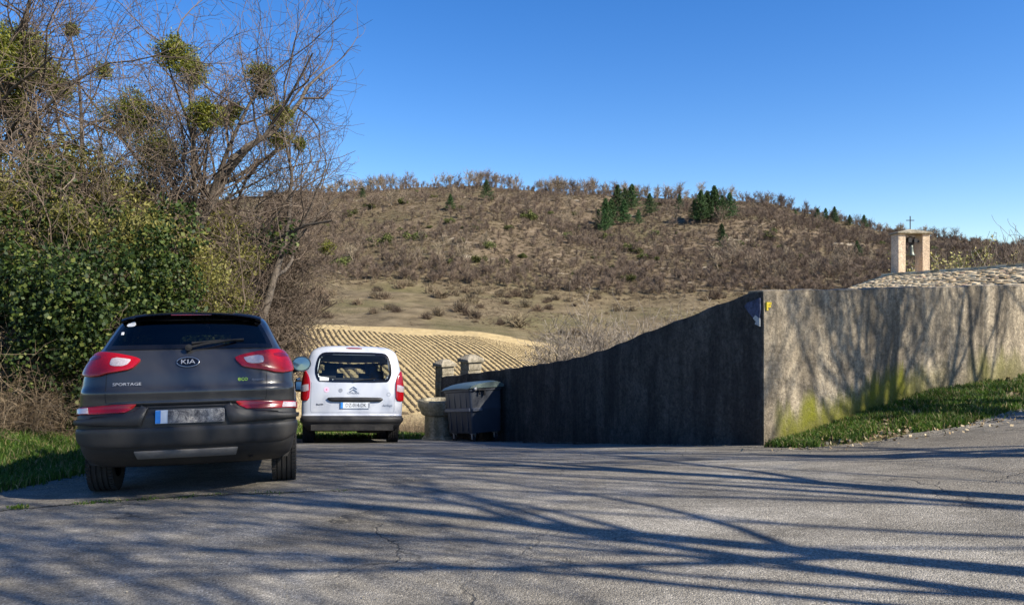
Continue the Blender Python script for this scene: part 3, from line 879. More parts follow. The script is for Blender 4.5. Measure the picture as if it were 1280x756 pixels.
    o = mb.build('cap_slab', M['stone'], g); bevel(o, .015, 2, 15)
    mb = MB(); mb.box((a[0], a[1], z2 + .18), (.022, .022, .44)); mb.box((a[0], a[1], z2 + .27), (.24, .022, .022))
    mb.build('cross', M['iron'], g)
    # bell, yoke
    bc = L(wx(1140.5) + .02, py - .1, 0); zt = top - gz - .32
    mb = MB(); mb.lathe([(0, .0), (.04, .0), (.06, -.03), (.068, -.10), (.08, -.20), (.10, -.27), (.135, -.325), (.13, -.335), (.09, -.30), (0, -.1)], 24, c=(bc[0], bc[1], zt))
    mb.lathe([(0, -.28), (.025, -.30), (.03, -.36), (.01, -.39), (0, -.39)], 10, c=(bc[0], bc[1], zt))
    mb.build('bell', M['bronze'], g, smooth=True)
    mb = MB(); mb.box((bc[0] + .02, bc[1], zt + .10), (.42, .07, .07)); mb.box((bc[0] - .03, bc[1], zt + .05), (.05, .06, .10)); mb.box((bc[0] + .05, bc[1], zt + .05), (.05, .06, .10))
    mb.box((bc[0] - .07, bc[1] - .05, zt + .13), (.10, .10, .13)); mb.box((bc[0] + .1, bc[1] - .05, zt + .12), (.09, .10, .12))
    mb.tube([(bc[0] - .14, bc[1], zt + .1), (bc[0] - .12, bc[1], zt + .2), (bc[0], bc[1], zt + .24), (bc[0] + .12, bc[1], zt + .2), (bc[0] + .17, bc[1], zt + .1)], .015, 6)
    mb.build('yoke', M['iron'], g)
    # flashing at the foot
    mb = MB(); f = L(xm, py - dep / 2 - .05, RZ - .01)
    mb.box((f[0] - .38, f[1] - .05, f[2] - .07), (.5, .16, .05)); 
    mb.build('flashing', flat('red_mortar', (.42, .16, .13), .8), g)
build_chapel()
# ------------------------------------------------------------------ cars
class Shell:
    def __init__(s, W, Rr, F, rc, rp, fc, fp):
        s.W, s.R, s.F = pchip(W), pchip(Rr), pchip(F); s.rc, s.rp, s.fc, s.fp = rc, rp, fc, fp; s.cache = {}
    def half(s, h):
        k = round(float(h), 4)
        if k in s.cache: return s.cache[k]
        W, r, f = float(s.W(k)), float(s.R(k)), float(s.F(k))
        rc = min(s.rc, (f - r) * .4) * min(1, W / .5); fc = min(s.fc, (f - r) * .5)
        t = np.linspace(0, math.pi / 2, 34)
        rx = W * np.sin(t)**(2 / s.rp); ry = r + rc * (1 - np.cos(t)**(2 / s.rp))
        sy = np.linspace(r + rc, f - fc, 42)[1:-1]
        t2 = t[::-1]
        fx = W * np.sin(t2)**(2 / s.fp); fyy = f - fc * (1 - np.cos(t2)**(2 / s.fp))
        X = np.concatenate([rx, np.full(40, W), fx]); Y = np.concatenate([ry, sy, fyy])
        Ls = np.concatenate([[0], np.cumsum(np.hypot(np.diff(X), np.diff(Y)))])
        s.cache[k] = (X, Y, Ls); return s.cache[k]
    def rear(s, L, h):
        X, Y, Ls = s.half(h); a = abs(L)
        return np.array([math.copysign(np.interp(a, Ls, X), L), np.interp(a, Ls, Y), h])
    def front(s, L, h):
        X, Y, Ls = s.half(h); a = Ls[-1] - abs(L)
        return np.array([math.copysign(np.interp(a, Ls, X), L), np.interp(a, Ls, Y), h])
    def side(s, sg):
        def f(y, h):
            X, Y, Ls = s.half(h)
            return np.array([sg * np.interp(y, Y + np.arange(len(Y)) * 1e-7, X), y, h])
        return f
    def normal(s, fn, a, b, flip):
        e = .004
        n = np.cross(fn(a + e, b) - fn(a - e, b), fn(a, b + e) - fn(a, b - e)); l = np.linalg.norm(n)
        if l < 1e-12: return np.array([0, -1., 0])
        return n / l * (-1 if flip else 1)

def in_poly(x, y, poly):
    c = False; n = len(poly)
    for i in range(n):
        x0, y0 = poly[i]; x1, y1 = poly[(i + 1) % n]
        if (y0 > y) != (y1 > y) and x < (x1 - x0) * (y - y0) / (y1 - y0) + x0: c = not c
    return c
def d_poly(x, y, poly):
    d = 9.
    for i in range(len(poly)):
        x0, y0 = poly[i]; x1, y1 = poly[(i + 1) % len(poly)]
        dx, dy = x1 - x0, y1 - y0; t = max(0, min(1, ((x - x0) * dx + (y - y0) * dy) / (dx * dx + dy * dy + 1e-12)))
        d = min(d, math.hypot(x - x0 - t * dx, y - y0 - t * dy))
    return d
def smooth_poly(P, it=2):
    for _ in range(it):
        Q = []
        for i in range(len(P)):
            a, b = P[i], P[(i + 1) % len(P)]
            Q += [(a[0] * .75 + b[0] * .25, a[1] * .75 + b[1] * .25), (a[0] * .25 + b[0] * .75, a[1] * .25 + b[1] * .75)]
        P = Q
    return P
def mirror(P): return [(-a, b) for a, b in P][::-1]

def patch(sh, fn, poly, off, thick, mats, name, parent, flip=False, nr=22, nc=26, border=0, dome=0.0):
    """a raised piece following the body surface; horizontally convex outline"""
    hs = [p[1] for p in poly]; h0, h1 = min(hs), max(hs)
    rows = []; n = len(poly); e = (h1 - h0) * .004
    ks = .5 - .5 * np.cos(np.linspace(0, math.pi, nr))
    for k in ks:
        h = h0 + e + (h1 - h0 - 2 * e) * k; xs = []
        for i in range(n):
            x0, y0 = poly[i]; x1, y1 = poly[(i + 1) % n]
            if (y0 > h) != (y1 > h): xs.append(x0 + (x1 - x0) * (h - y0) / (y1 - y0))
        if len(xs) >= 2: rows.append((min(xs), max(xs), h))
    nr = len(rows); V = []; Vb = []
    for a, b, h in rows:
        for j in range(nc):
            L = a + (b - a) * j / (nc - 1)
            p = fn(L, h); nn = sh.normal(fn, L, h, flip)
            dm = dome * min(1, d_poly(L, h, poly) / .03) ** .5 if dome else 0
            V.append(p + nn * (off + dm)); Vb.append(p + nn * (off - thick))
    mb = MB(); q = []; mi = []
    for i in range(nr - 1):
        for j in range(nc - 1):
            f = [i * nc + j, i * nc + j + 1, (i + 1) * nc + j + 1, (i + 1) * nc + j]
            q.append(f[::-1] if flip else f)
            if border:
                a, b, h = rows[i]; a2, b2, h2 = rows[i + 1]
                L = (a + (b - a) * (j + .5) / (nc - 1) + a2 + (b2 - a2) * (j + .5) / (nc - 1)) / 2
                mi.append(1 if d_poly(L, (h + h2) / 2, poly) < border else 0)
            else: mi.append(0)
    mb.add(V, q, m=np.array(mi))
    ring = list(range(nc)) + [i * nc + nc - 1 for i in range(1, nr)] + [(nr - 1) * nc + j for j in range(nc - 2, -1, -1)] + [i * nc for i in range(nr - 2, 0, -1)]
    R0 = [V[i] for i in ring]; R1 = [Vb[i] for i in ring]; m = len(ring)
    q = [[i, i + m, (i + 1) % m + m, (i + 1) % m] for i in range(m)]
    if flip: q = [f[::-1] for f in q]
    mb.add(R0 + R1, q, m=1 if border else 0)
    o = mb.build(name, mats, parent, smooth=True)
    o.data.set_sharp_from_angle(angle=R(50))
    return o

def shell_meshes(sh, h0, h1, nh, holes_r, holes_s, holes_f, arches, ysplit, lower_h, parent, paint, lower, off=.012):
    """body (paint) and lower cladding as two meshes with openings for glass and wheels"""
    hs = np.concatenate([np.linspace(h0, h1 - .12, nh), h1 - .12 + .12 * (1 - (1 - np.linspace(0, 1, 14)[1:])**1.8)])
    # align rows with the cladding edges
    for lh in lower_h: hs[np.argmin(abs(hs - lh))] = lh
    nh = len(hs); n = None; V = []; LL = []; LF = []; SG = []
    for h in hs:
        X, Y, Ls = sh.half(h); T = Ls[-1]
        x = np.concatenate([-X[::-1], X[1:]]); y = np.concatenate([Y[::-1], Y[1:]])
        L = np.concatenate([-Ls[::-1], Ls[1:]])
        # drop duplicated front centre: x[0] and x[-1] coincide
        V.append(np.stack([x, y, np.full(len(x), h)], 1)); LL.append(L); LF.append(np.where(L >= 0, T - L, -(T + L)))
        n = len(x)
    V = np.stack(V); LL = np.stack(LL); LF = np.stack(LF)
    body = MB(); low = MB(); qb = []; ql = []
    for i in range(nh - 1):
        h = (hs[i] + hs[i + 1]) / 2
        for j in range(n - 1):
            c = V[i:i + 2, j:j + 2].reshape(-1, 3).mean(0); L = LL[i:i + 2, j:j + 2].mean(); F = LF[i:i + 2, j:j + 2].mean()
            sg = 1 if c[0] > 0 else -1
            skip = False
            for ay, ar in arches:
                if abs(c[0]) > .55 and (c[1] - ay)**2 + (h - arches_h)**2 < ar * ar: skip = True
            if not skip:
                if c[1] < ysplit[0] and any(in_poly(L, h, P) for P in holes_r): skip = True
                if abs(c[0]) > .4 and any(in_poly(c[1], h, P) for P in holes_s): skip = True
                if c[1] > ysplit[1] and any(in_poly(F, h, P) for P in holes_f): skip = True
            if skip: continue
            f = [i * n + j, i * n + j + 1, (i + 1) * n + j + 1, (i + 1) * n + j]
            isl = h < lower_h[0] and c[1] < ysplit[2] or h < lower_h[1] or (h < lower_h[0] - .1 and c[1] > ysplit[3])
            (ql if isl else qb).append(f)
    VV = V.reshape(-1, 3)
    body.add(VV, qb)
    k = (nh - 1) * n
    c = VV[k:k + n].mean(0); body.add(np.concatenate([VV[k:k + n], [c]]), t=[[j, j + 1, n] for j in range(n - 1)])
    o = body.build('body', paint, parent, smooth=True)
    # cladding pushed outwards a little
    cen = np.array([0, 1.3, 0])
    D = VV.copy(); s = np.sign(D[:, 0]); out = D.copy()
    X = out[:, 0] * (1 + off / .9); Y = np.where(out[:, 1] < .3, out[:, 1] - off, out[:, 1]); Y = np.where(out[:, 1] > 2.6, Y + off, Y)
    out = np.stack([X, Y, out[:, 2]], 1)
    low.add(out, ql)
    o2 = low.build('bumper_cladding', lower, parent, smooth=True)
    md = o2.modifiers.new('solid', 'SOLIDIFY'); md.thickness = .03; md.offset = -1
    md = o.modifiers.new('solid', 'SOLIDIFY'); md.thickness = .012; md.offset = -1
    return o, o2
arches_h = .34

def wheel(parent, x, y, r, w, sg):
    root = empty('wheel', (x, y, r)); root.parent = parent
    mb = MB()
    # tyre with four circumferential grooves
    prof = [(r * .64, -w / 2 + .01), (r * .82, -w / 2 - .004), (r * .95, -w / 2 + .004), (r * .985, -w / 2 + .02)]
    gro = [-.30, -.1, .1, .3]
    for g in gro:
        prof += [(r, w * g - .008), (r - .012, w * g - .005), (r - .012, w * g + .005), (r, w * g + .008)]
    prof += [(r * .985, w / 2 - .02), (r * .95, w / 2 - .004), (r * .82, w / 2 + .004), (r * .64, w / 2 - .01)]
    mb.lathe(prof, 72, axis='X')
    # shoulder blocks
    for i in range(60):
        a = 2 * math.pi * i / 60
        for s in (-1, 1):
            M4 = Matrix.Rotation(a, 4, 'X')
            p = M4 @ Vector((s * (w / 2 - .022), 0, r * .985))
            mb.box(p, (.04, .022, .014), M=M4)
    mb.build('tyre', M['rubber'], root, smooth=False).data.set_sharp_from_angle(angle=R(30))
    mb = MB()
    f = sg * (w / 2 - .03)
    mb.lathe([(r * .64, sg * -.03), (r * .66, f), (r * .62, f + sg * .008), (r * .58, f - sg * .03), (r * .56, 0)], 48, axis='X')
    for k in range(5):
        M4 = Matrix.Rotation(2 * math.pi * k / 5, 4, 'X')
        mb.box(M4 @ Vector((f - sg * .01, 0, r * .33)), (.03, .055, r * .56), M=M4)
    mb.lathe([(0, f), (.07, f), (.08, f - sg * .05), (0, f - sg * .05)], 20, axis='X')
    mb.lathe([(r * .5, -.02), (0, -.02)], 30, axis='X')
    mb.build('rim', M['alloy'], root)
    return root

def text_obj(name, s, size, mat, parent, loc, rx=90, rz=0, shear=0, sx=1, ext=.002, align='CENTER', off=0.0):
    cu = bpy.data.curves.new(name, 'FONT'); cu.body = s; cu.size = size; cu.extrude = ext; cu.align_x = align; cu.align_y = 'CENTER'; cu.shear = shear; cu.offset = off
    cu.resolution_u = 3
    t = bpy.data.objects.new(name, cu); COL.objects.link(t)
    bpy.context.view_layer.update()
    me = bpy.data.meshes.new_from_object(t.evaluated_get(bpy.context.evaluated_depsgraph_get()))
    COL.objects.unlink(t); bpy.data.objects.remove(t)
    me.materials.clear(); me.materials.append(mat)
    o = bpy.data.objects.new(name, me); COL.objects.link(o)
    o.parent = parent; o.location = loc; o.rotation_euler = (R(rx), 0, R(rz)); o.scale = (sx, 1, 1)
    return o
def on_rear(sh, s, h, off=.004):
    p = sh.rear(s, h); n = sh.normal(sh.rear, s, h, False)
    q = p + n * off
    tilt = math.degrees(math.atan2(n[2], -n[1])); yaw = math.degrees(math.atan2(n[0], -n[1]))
    return tuple(q), 90 - tilt, yaw

def seat(mb, x, y, z, w=.5, hr=True):
    mb.box((x, y, z + .02), (w, .5, .16)); mb.box((x, y - .28, z + .36), (w, .14, .66), M=Matrix.Rotation(R(12), 3, 'X'))
    if hr: mb.box((x, y - .36, z + .78), (w * .5, .09, .18), M=Matrix.Rotation(R(8), 3, 'X'))

def place_car(root, rearx, reary, theta, over, wb, track):
    """stands the car on the ground with the rear bumper at (rearx, reary)"""
    d = np.array([-math.sin(theta), math.cos(theta)]); rt = np.array([d[1], -d[0]])
    ax = np.array([rearx, reary]) + d * over
    P = [ax + rt * track / 2, ax - rt * track / 2, ax + d * wb + rt * track / 2, ax + d * wb - rt * track / 2]
    Z = [H1(*p) + .015 for p in P]
    zr = (Z[0] + Z[1]) / 2; zf = (Z[2] + Z[3]) / 2
    Yv = Vector((d[0] * wb, d[1] * wb, zf - zr)).normalized(); Xv = Vector((rt[0] * track, rt[1] * track, ((Z[0] - Z[1]) + (Z[2] - Z[3])) / 2)).normalized()
    Zv = Xv.cross(Yv).normalized(); Xv = Yv.cross(Zv)
    root.location = (ax[0], ax[1], zr - .004); root.rotation_euler = Matrix((Xv, Yv, Zv)).transposed().to_euler()

def plate(sh, parent, s, h, w=.52, ht=.11, text='DZ-014-DK'):
    loc, rx, rz = on_rear(sh, s, h, .018)
    root = empty('number_plate', loc, (R(rx - 90), 0, 0)); root.parent = parent
    mb = MB(); mb.box((0, 0, 0), (w, .008, ht)); bevel(mb.build('plate_board', M['plate_white'], root), .003)
    mb = MB(); mb.box((-w / 2 + .022, -.0055, 0), (.042, .004, ht - .006)); mb.build('plate_band', M['plate_blue'], root)
    return root

# ---- dark grey SUV
def build_suv():
    root = empty('suv'); tag(root, 'dark grey SUV seen from behind, parked on the left by the thicket', 'car')
    sh = Shell([(.26, .78), (.34, .86), (.5, .89), (.68, .905), (.84, .91), (1.0, .90), (1.12, .87), (1.22, .82), (1.31, .765), (1.45, .695), (1.56, .635), (1.60, .585), (1.625, .47), (1.637, .30)],
               [(.26, -.62), (.36, -.80), (.44, -.87), (.6, -.90), (.70, -.905), (.735, -.885), (.78, -.865), (.85, -.868), (.92, -.878), (.96, -.852), (1.08, -.832), (1.18, -.80), (1.27, -.765), (1.32, -.725), (1.56, -.55), (1.6, -.47), (1.625, -.30), (1.637, .1)],
               [(.26, 3.3), (.45, 3.48), (.7, 3.48), (.85, 3.38), (.95, 3.1), (1.02, 2.7), (1.08, 2.15), (1.13, 1.95), (1.56, 1.15), (1.6, 1.02), (1.625, .8), (1.637, .5)], .34, 2.7, .75, 2.4)
    rw = smooth_poly([(-.72, 1.28), (.72, 1.28), (.74, 1.30), (.60, 1.56), (.56, 1.59), (-.56, 1.59), (-.60, 1.56), (-.74, 1.30)], 1)
    rwh = [(a * .96, 1.435 + (b - 1.435) * .84) for a, b in rw]
    side_f = smooth_poly([(.55, 1.12), (1.72, 1.09), (1.20, 1.50), (.55, 1.54)], 1); side_b = smooth_poly([(-.12, 1.17), (.48, 1.13), (.48, 1.54), (.02, 1.53), (-.32, 1.35)], 1)
    ws = smooth_poly([(-.72, 1.15), (.72, 1.15), (.56, 1.54), (-.56, 1.54)], 1)
    sc = lambda P, k=.93: [(sum(p[0] for p in P) / len(P) + (a - sum(p[0] for p in P) / len(P)) * k, sum(p[1] for p in P) / len(P) + (b - sum(p[1] for p in P) / len(P)) * k) for a, b in P]
    shell_meshes(sh, .26, 1.637, 74, [rwh], [sc(side_f), sc(side_b)], [sc(ws)], [(0, .415), (2.64, .415)], (.1, 1.0, -.30, 3.0), (.795, .42), root, M['grey_paint'], M['plastic'])
    GD = [M['glass_dark'], M['frit']]
    g = patch(sh, sh.rear, rw, .006, .02, GD, 'rear_window', root, border=.045, nr=30, nc=60)
    for sg in (1, -1):
        patch(sh, sh.side(sg), side_f, .004, .012, GD, 'side_window', root, flip=sg < 0, border=.035)
        patch(sh, sh.side(sg), side_b, .004, .012, GD, 'side_window', root, flip=sg < 0, border=.035)
    patch(sh, sh.front, ws, .004, .012, [M['glass_clear'], M['frit']], 'windscreen', root, flip=True, border=.04)
    # roof spoiler
    mb = MB(); secs = []
    for x in np.linspace(-.60, .60, 25):
        k = abs(x) / .60; z = 1.632 - .035 * k * k - .02 * k**8; yb = -.60 + .10 * k**3
        secs.append([(x, -.28, z + .002), (x, -.45, z + .008), (x, yb, z - .012), (x, yb - .012, z - .026), (x, yb + .01, z - .034), (x, -.50, z - .04), (x, -.28, z - .06)])
    loft(mb, secs); o = mb.build('spoiler', M['frit'], root, smooth=True); o.data.set_sharp_from_angle(angle=R(40))
    mb = MB(); mb.box((0, -.60, 1.602), (.34, .012, .012)); mb.build('brake_light', M['dark_red_lens'], root)
    # antenna fin
    mb = MB(); loft(mb, [[(-.03 * (1 - k), -.25 + .12 * k - .06, 1.625 + .05 * k), (.03 * (1 - k), -.25 + .12 * k - .06, 1.625 + .05 * k), (.0, -.05 - .1 * k, 1.63 + .05 * k)] for k in (0, .5, .98)]); mb.build('antenna_fin', M['grey_paint'], root)
    # tail lamps
    lamp = [(a, b - .04) for a, b in [(.385, 1.225), (.40, 1.25), (.64, 1.30), (.82, 1.305), (.99, 1.27), (1.02, 1.20), (.99, 1.105), (.76, 1.09), (.63, 1.13), (.47, 1.14)]]
    lampw = [(a, b - .04) for a, b in [(.46, 1.225), (.47, 1.235), (.62, 1.255), (.64, 1.20), (.62, 1.175), (.50, 1.175)]]
    for f, sg in ((lambda P: P, 1), (mirror, -1)):
        l = patch(sh, sh.rear, f(smooth_poly(lamp, 1)), .022, .04, M['red_lens'], 'tail_lamp', root, dome=.006, nc=40)
        patch(sh, sh.rear, f(smooth_poly(lampw, 1)), .030, .012, M['clear_lens'], 'reversing_lens', l, dome=.004)
        patch(sh, sh.rear, f(smooth_poly([(.72, 1.235), (.95, 1.21), (.96, 1.19), (.73, 1.19)], 1)), .030, .008, M['dark_red_lens'], 'lamp_strip', l, dome=.002, nr=8)
    # bumper reflector lamps
    refl = [(.40, .815), (.44, .765), (.50, .735), (1.02, .72), (1.05, .75), (1.0, .79), (.70, .81), (.42, .825)]
    for f in (lambda P: P, mirror):
        l = patch(sh, sh.rear, f(refl), .022, .03, M['red_lens'], 'bumper_lamp', root, dome=.004, nr=12, nc=36)
        patch(sh, sh.rear, f([(.80, .735), (.97, .732), (.96, .785), (.81, .795)]), .028, .008, M['clear_lens'], 'lamp_strip', l, dome=.002, nr=8)
    # bumper shoulders beside the plate recess and the lower lip
    for f in (lambda P: P, mirror):
        patch(sh, sh.rear, f([(.30, .78), (.36, .805), (.44, .72), (.90, .70), (1.05, .705), (1.02, .645), (.36, .63)]), .035, .05, M['plastic'], 'bumper_wedge', root, dome=.012, nr=14, nc=36)
    patch(sh, sh.rear, [(-1.08, .615), (-1.08, .52), (-.8, .45), (.8, .45), (1.08, .52), (1.08, .615)], .022, .05, M['plastic'], 'bumper_bar', root, dome=.014, nr=14, nc=60)
    patch(sh, sh.rear, [(-.42, .42), (-.40, .36), (.40, .36), (.42, .42)], .025, .04, flat('skid_plate_paint', (.16, .15, .14), .5), 'skid_plate', root, dome=.006, nr=8, nc=30)
    mb = MB()
    patch(sh, sh.rear, smooth_poly([(-.66, .81), (.66, .81), (.64, .84), (-.64, .84)], 1), .02, .03, M['grey_paint'], 'tailgate_lip', root, dome=.01, nr=8, nc=50)
    # shut lines
    for sg in (1, -1):
        P = [(.672, 1.08), (.668, .85), (.655, .815), (.650, .815), (.663, .85), (.667, 1.08)]
        patch(sh, sh.rear, P if sg > 0 else mirror(P), .0015, .006, M['black'], 'tailgate_seam', root, nr=16, nc=3)
    patch(sh, sh.rear, [(-.655, .797), (.655, .797), (.655, .804), (-.655, .804)], .0015, .006, M['black'], 'tailgate_seam', root, nr=3, nc=50)
    # emblem, script
    loc, rx, rz = on_rear(sh, 0, 1.165, .004)
    e = empty('emblem', loc, (R(rx - 90), 0, 0)); e.parent = root
    mb = MB(); a = np.linspace(0, 2 * math.pi, 49)
    mb.tube(np.stack([.092 * np.cos(a), np.full(49, -.006), .044 * np.sin(a)], 1), .0045, 6)
    mb.build('emblem_ring', M['chrome'], e, smooth=True)
    mb = MB(); mb.add([(0, -.003, 0)] + [(.096 * math.cos(t), -.003, .045 * math.sin(t)) for t in a[:-1]], t=[[0, i + 1, (i + 1) % 48 + 1] for i in range(48)]); mb.build('emblem_field', M['frit'], e)
    text_obj('emblem_letters', 'KIA', .058, M['silver'], e, (0, -.008, .0), sx=1.35, ext=.003, off=.0)
    loc, rx, rz = on_rear(sh, -.49, .985, .004); text_obj('model_script', 'SPORTAGE', .036, M['silver'], root, loc, rx, rz, sx=1.35)
    loc, rx, rz = on_rear(sh, .46, 1.01, .004); text_obj('eco_badge', 'eco', .060, M['green_ink'], root, loc, rx, rz, off=.001)
    loc, rx, rz = on_rear(sh, .59, 1.0, .004); text_obj('dynamics_badge', 'dynamics', .030, M['grey_ink'], root, loc, rx, rz)
    # handle recess strip over the plate
    patch(sh, sh.rear, [(-.30, .775), (.30, .775), (.29, .79), (-.29, .79)], .025, .03, M['plastic'], 'tailgate_handle', root, nr=6, nc=16, dome=.006)
    pr = plate(sh, root, .035, .70, .56, .115)
    mb = MB(); mb.box((.05, -.0065, -.0), (.46, .005, .113)); mb.build('plate_smudge', M['smudge'], pr)
    # wiper
    mb = MB(); p0 = sh.rear(0.0, 1.295) + np.array([0, -.05, .0]); p1 = sh.rear(.40, 1.365) + np.array([0, -.035, 0])
    mb.lathe([(0, -.02), (.028, -.015), (.03, .02), (0, .02)], 14, c=tuple(p0), axis='Y')
    mb.tube([p0, p0 * .6 + p1 * .4 + np.array([0, -.012, .008]), p1], [.012, .010, .006], 6)
    w = mb.build('wiper_arm', M['black'], root)
    mb = MB(); a = sh.rear(.02, 1.335) + np.array([0, -.02, 0]); b = sh.rear(.46, 1.365) + np.array([0, -.02, 0]); c = (a + b) / 2 + np.array([0, -.004, .004])
    mb.tube([a, c, b], .011, 5); mb.build('wiper_blade', M['black'], w)
    # stickers
    patch(sh, sh.rear, smooth_poly([(-.565, 1.495), (-.49, 1.495), (-.475, 1.52), (-.50, 1.545), (-.53, 1.53), (-.56, 1.52)], 1), .010, .004, M['sticker'], 'sticker', root, nr=10, nc=10)
    patch(sh, sh.rear, [(-.60, 1.42), (-.575, 1.42), (-.575, 1.445), (-.60, 1.445)], .010, .004, M['sticker'], 'sticker', root, nr=4, nc=4)
    # mirrors
    for sg in (1, -1):
        mb = MB(); secs = []
        for k, r in ((0, .96), (.2, 1), (.6, .95), (.9, .75), (1, .4)):
            secs.append([(sg * .985 + .115 * r * math.cos(t), 1.60 + .14 * k, 1.165 + .095 * r * math.sin(t)) for t in np.linspace(0, 2 * math.pi, 20, endpoint=False)])
        loft(mb, secs); mi = mb.build('door_mirror', M['grey_paint'], root, smooth=True)
        mb = MB(); mb.tube([(sg * .86, 1.68, 1.08), (sg * .96, 1.68, 1.11)], [.035, .03], 8); mb.build('mirror_foot', M['plastic'], mi)
        mb = MB(); mb.add([(sg * .985, 1.592, 1.165)] + [(sg * .985 + .098 * math.cos(t), 1.594, 1.165 + .078 * math.sin(t)) for t in np.linspace(0, 2 * math.pi, 24, endpoint=False)], t=[[0, i + 1, (i + 1) % 24 + 1] for i in range(24)]); mb.build('mirror_glass', M['mirror'], mi)
        mb = MB(); mb.tube([(sg * .925, .52, .98), (sg * .955, .56, .985), (sg * .955, .70, .99), (sg * .925, .74, .985)], .012, 6); mb.build('door_handle', M['chrome'], root, smooth=True)
    # arches
    for sg in (1, -1):
        for ay in (0, 2.64):
            mb = MB(); secs = []
            for t in np.linspace(R(-8), R(188), 30):
                c = (math.cos(t), math.sin(t)); ring = []
                for rr, xo in ((.40, .80), (.40, .94), (.425, .945), (.47, .935), (.47, .80)):
                    hh = .34 + c[1] * rr; X = float(sh.W(max(.3, hh)))
                    ring.append((sg * (min(X + .012, xo) if xo > .9 else X - .1), ay + c[0] * rr, hh))
                secs.append(ring)
            loft(mb, secs); mb.build('wheel_arch', M['plastic'], root, smooth=True)
    for sg in (1, -1):
        wheel(root, sg * .805, 0, .345, .225, sg); wheel(root, sg * .805, 2.64, .345, .225, sg)
    # underbody
    mb = MB(); mb.box((0, 1.4, .40), (1.3, 3.6, .12)); mb.box((0, 1.4, .5), (1.6, 3.0, .1)); mb.box((0, 0, .32), (1.25, .12, .08)); mb.box((0, -.45, .47), (1.5, .6, .04)); mb.tube([(-.7, .0, .33), (.7, 0, .33)], .04, 8)
    mb.box((.52, .1, .34), (.1, .4, .25)); mb.box((-.52, .1, .34), (.1, .4, .25))
    mb.build('underbody', M['under'], root)
    mb = MB(); mb.lathe([(0, -.33), (.08, -.33), (.1, -.3), (.1, .3), (.08, .33), (0, .33)], 18, c=(.02, -.45, .38), axis='X'); mb.tube([(.35, -.45, .36), (.5, -.6, .34), (.52, -.72, .33)], .028, 8)
    mb.build('silencer', M['exhaust'], root, smooth=True)
    # interior
    mb = MB(); seat(mb, -.38, 1.0, .62); seat(mb, .38, 1.0, .62)
    mb.box((0, .15, .62), (1.3, .5, .16)); mb.box((0, -.1, .95), (1.3, .14, .55), M=Matrix.Rotation(R(14), 3, 'X'))
    for x in (-.42, 0, .42): mb.box((x, -.18, 1.30), (.24, .08, .14))
    mb.box((0, 1.95, .98), (1.5, .35, .12)); mb.box((0, -.42, .9), (1.25, .5, .03))
    bevel(mb.build('interior', M['seat'], root), .03)
    place_car(root, -2.80, 6.86, R(15.2), .905, 2.64, 1.62)
    return root, sh
build_suv()

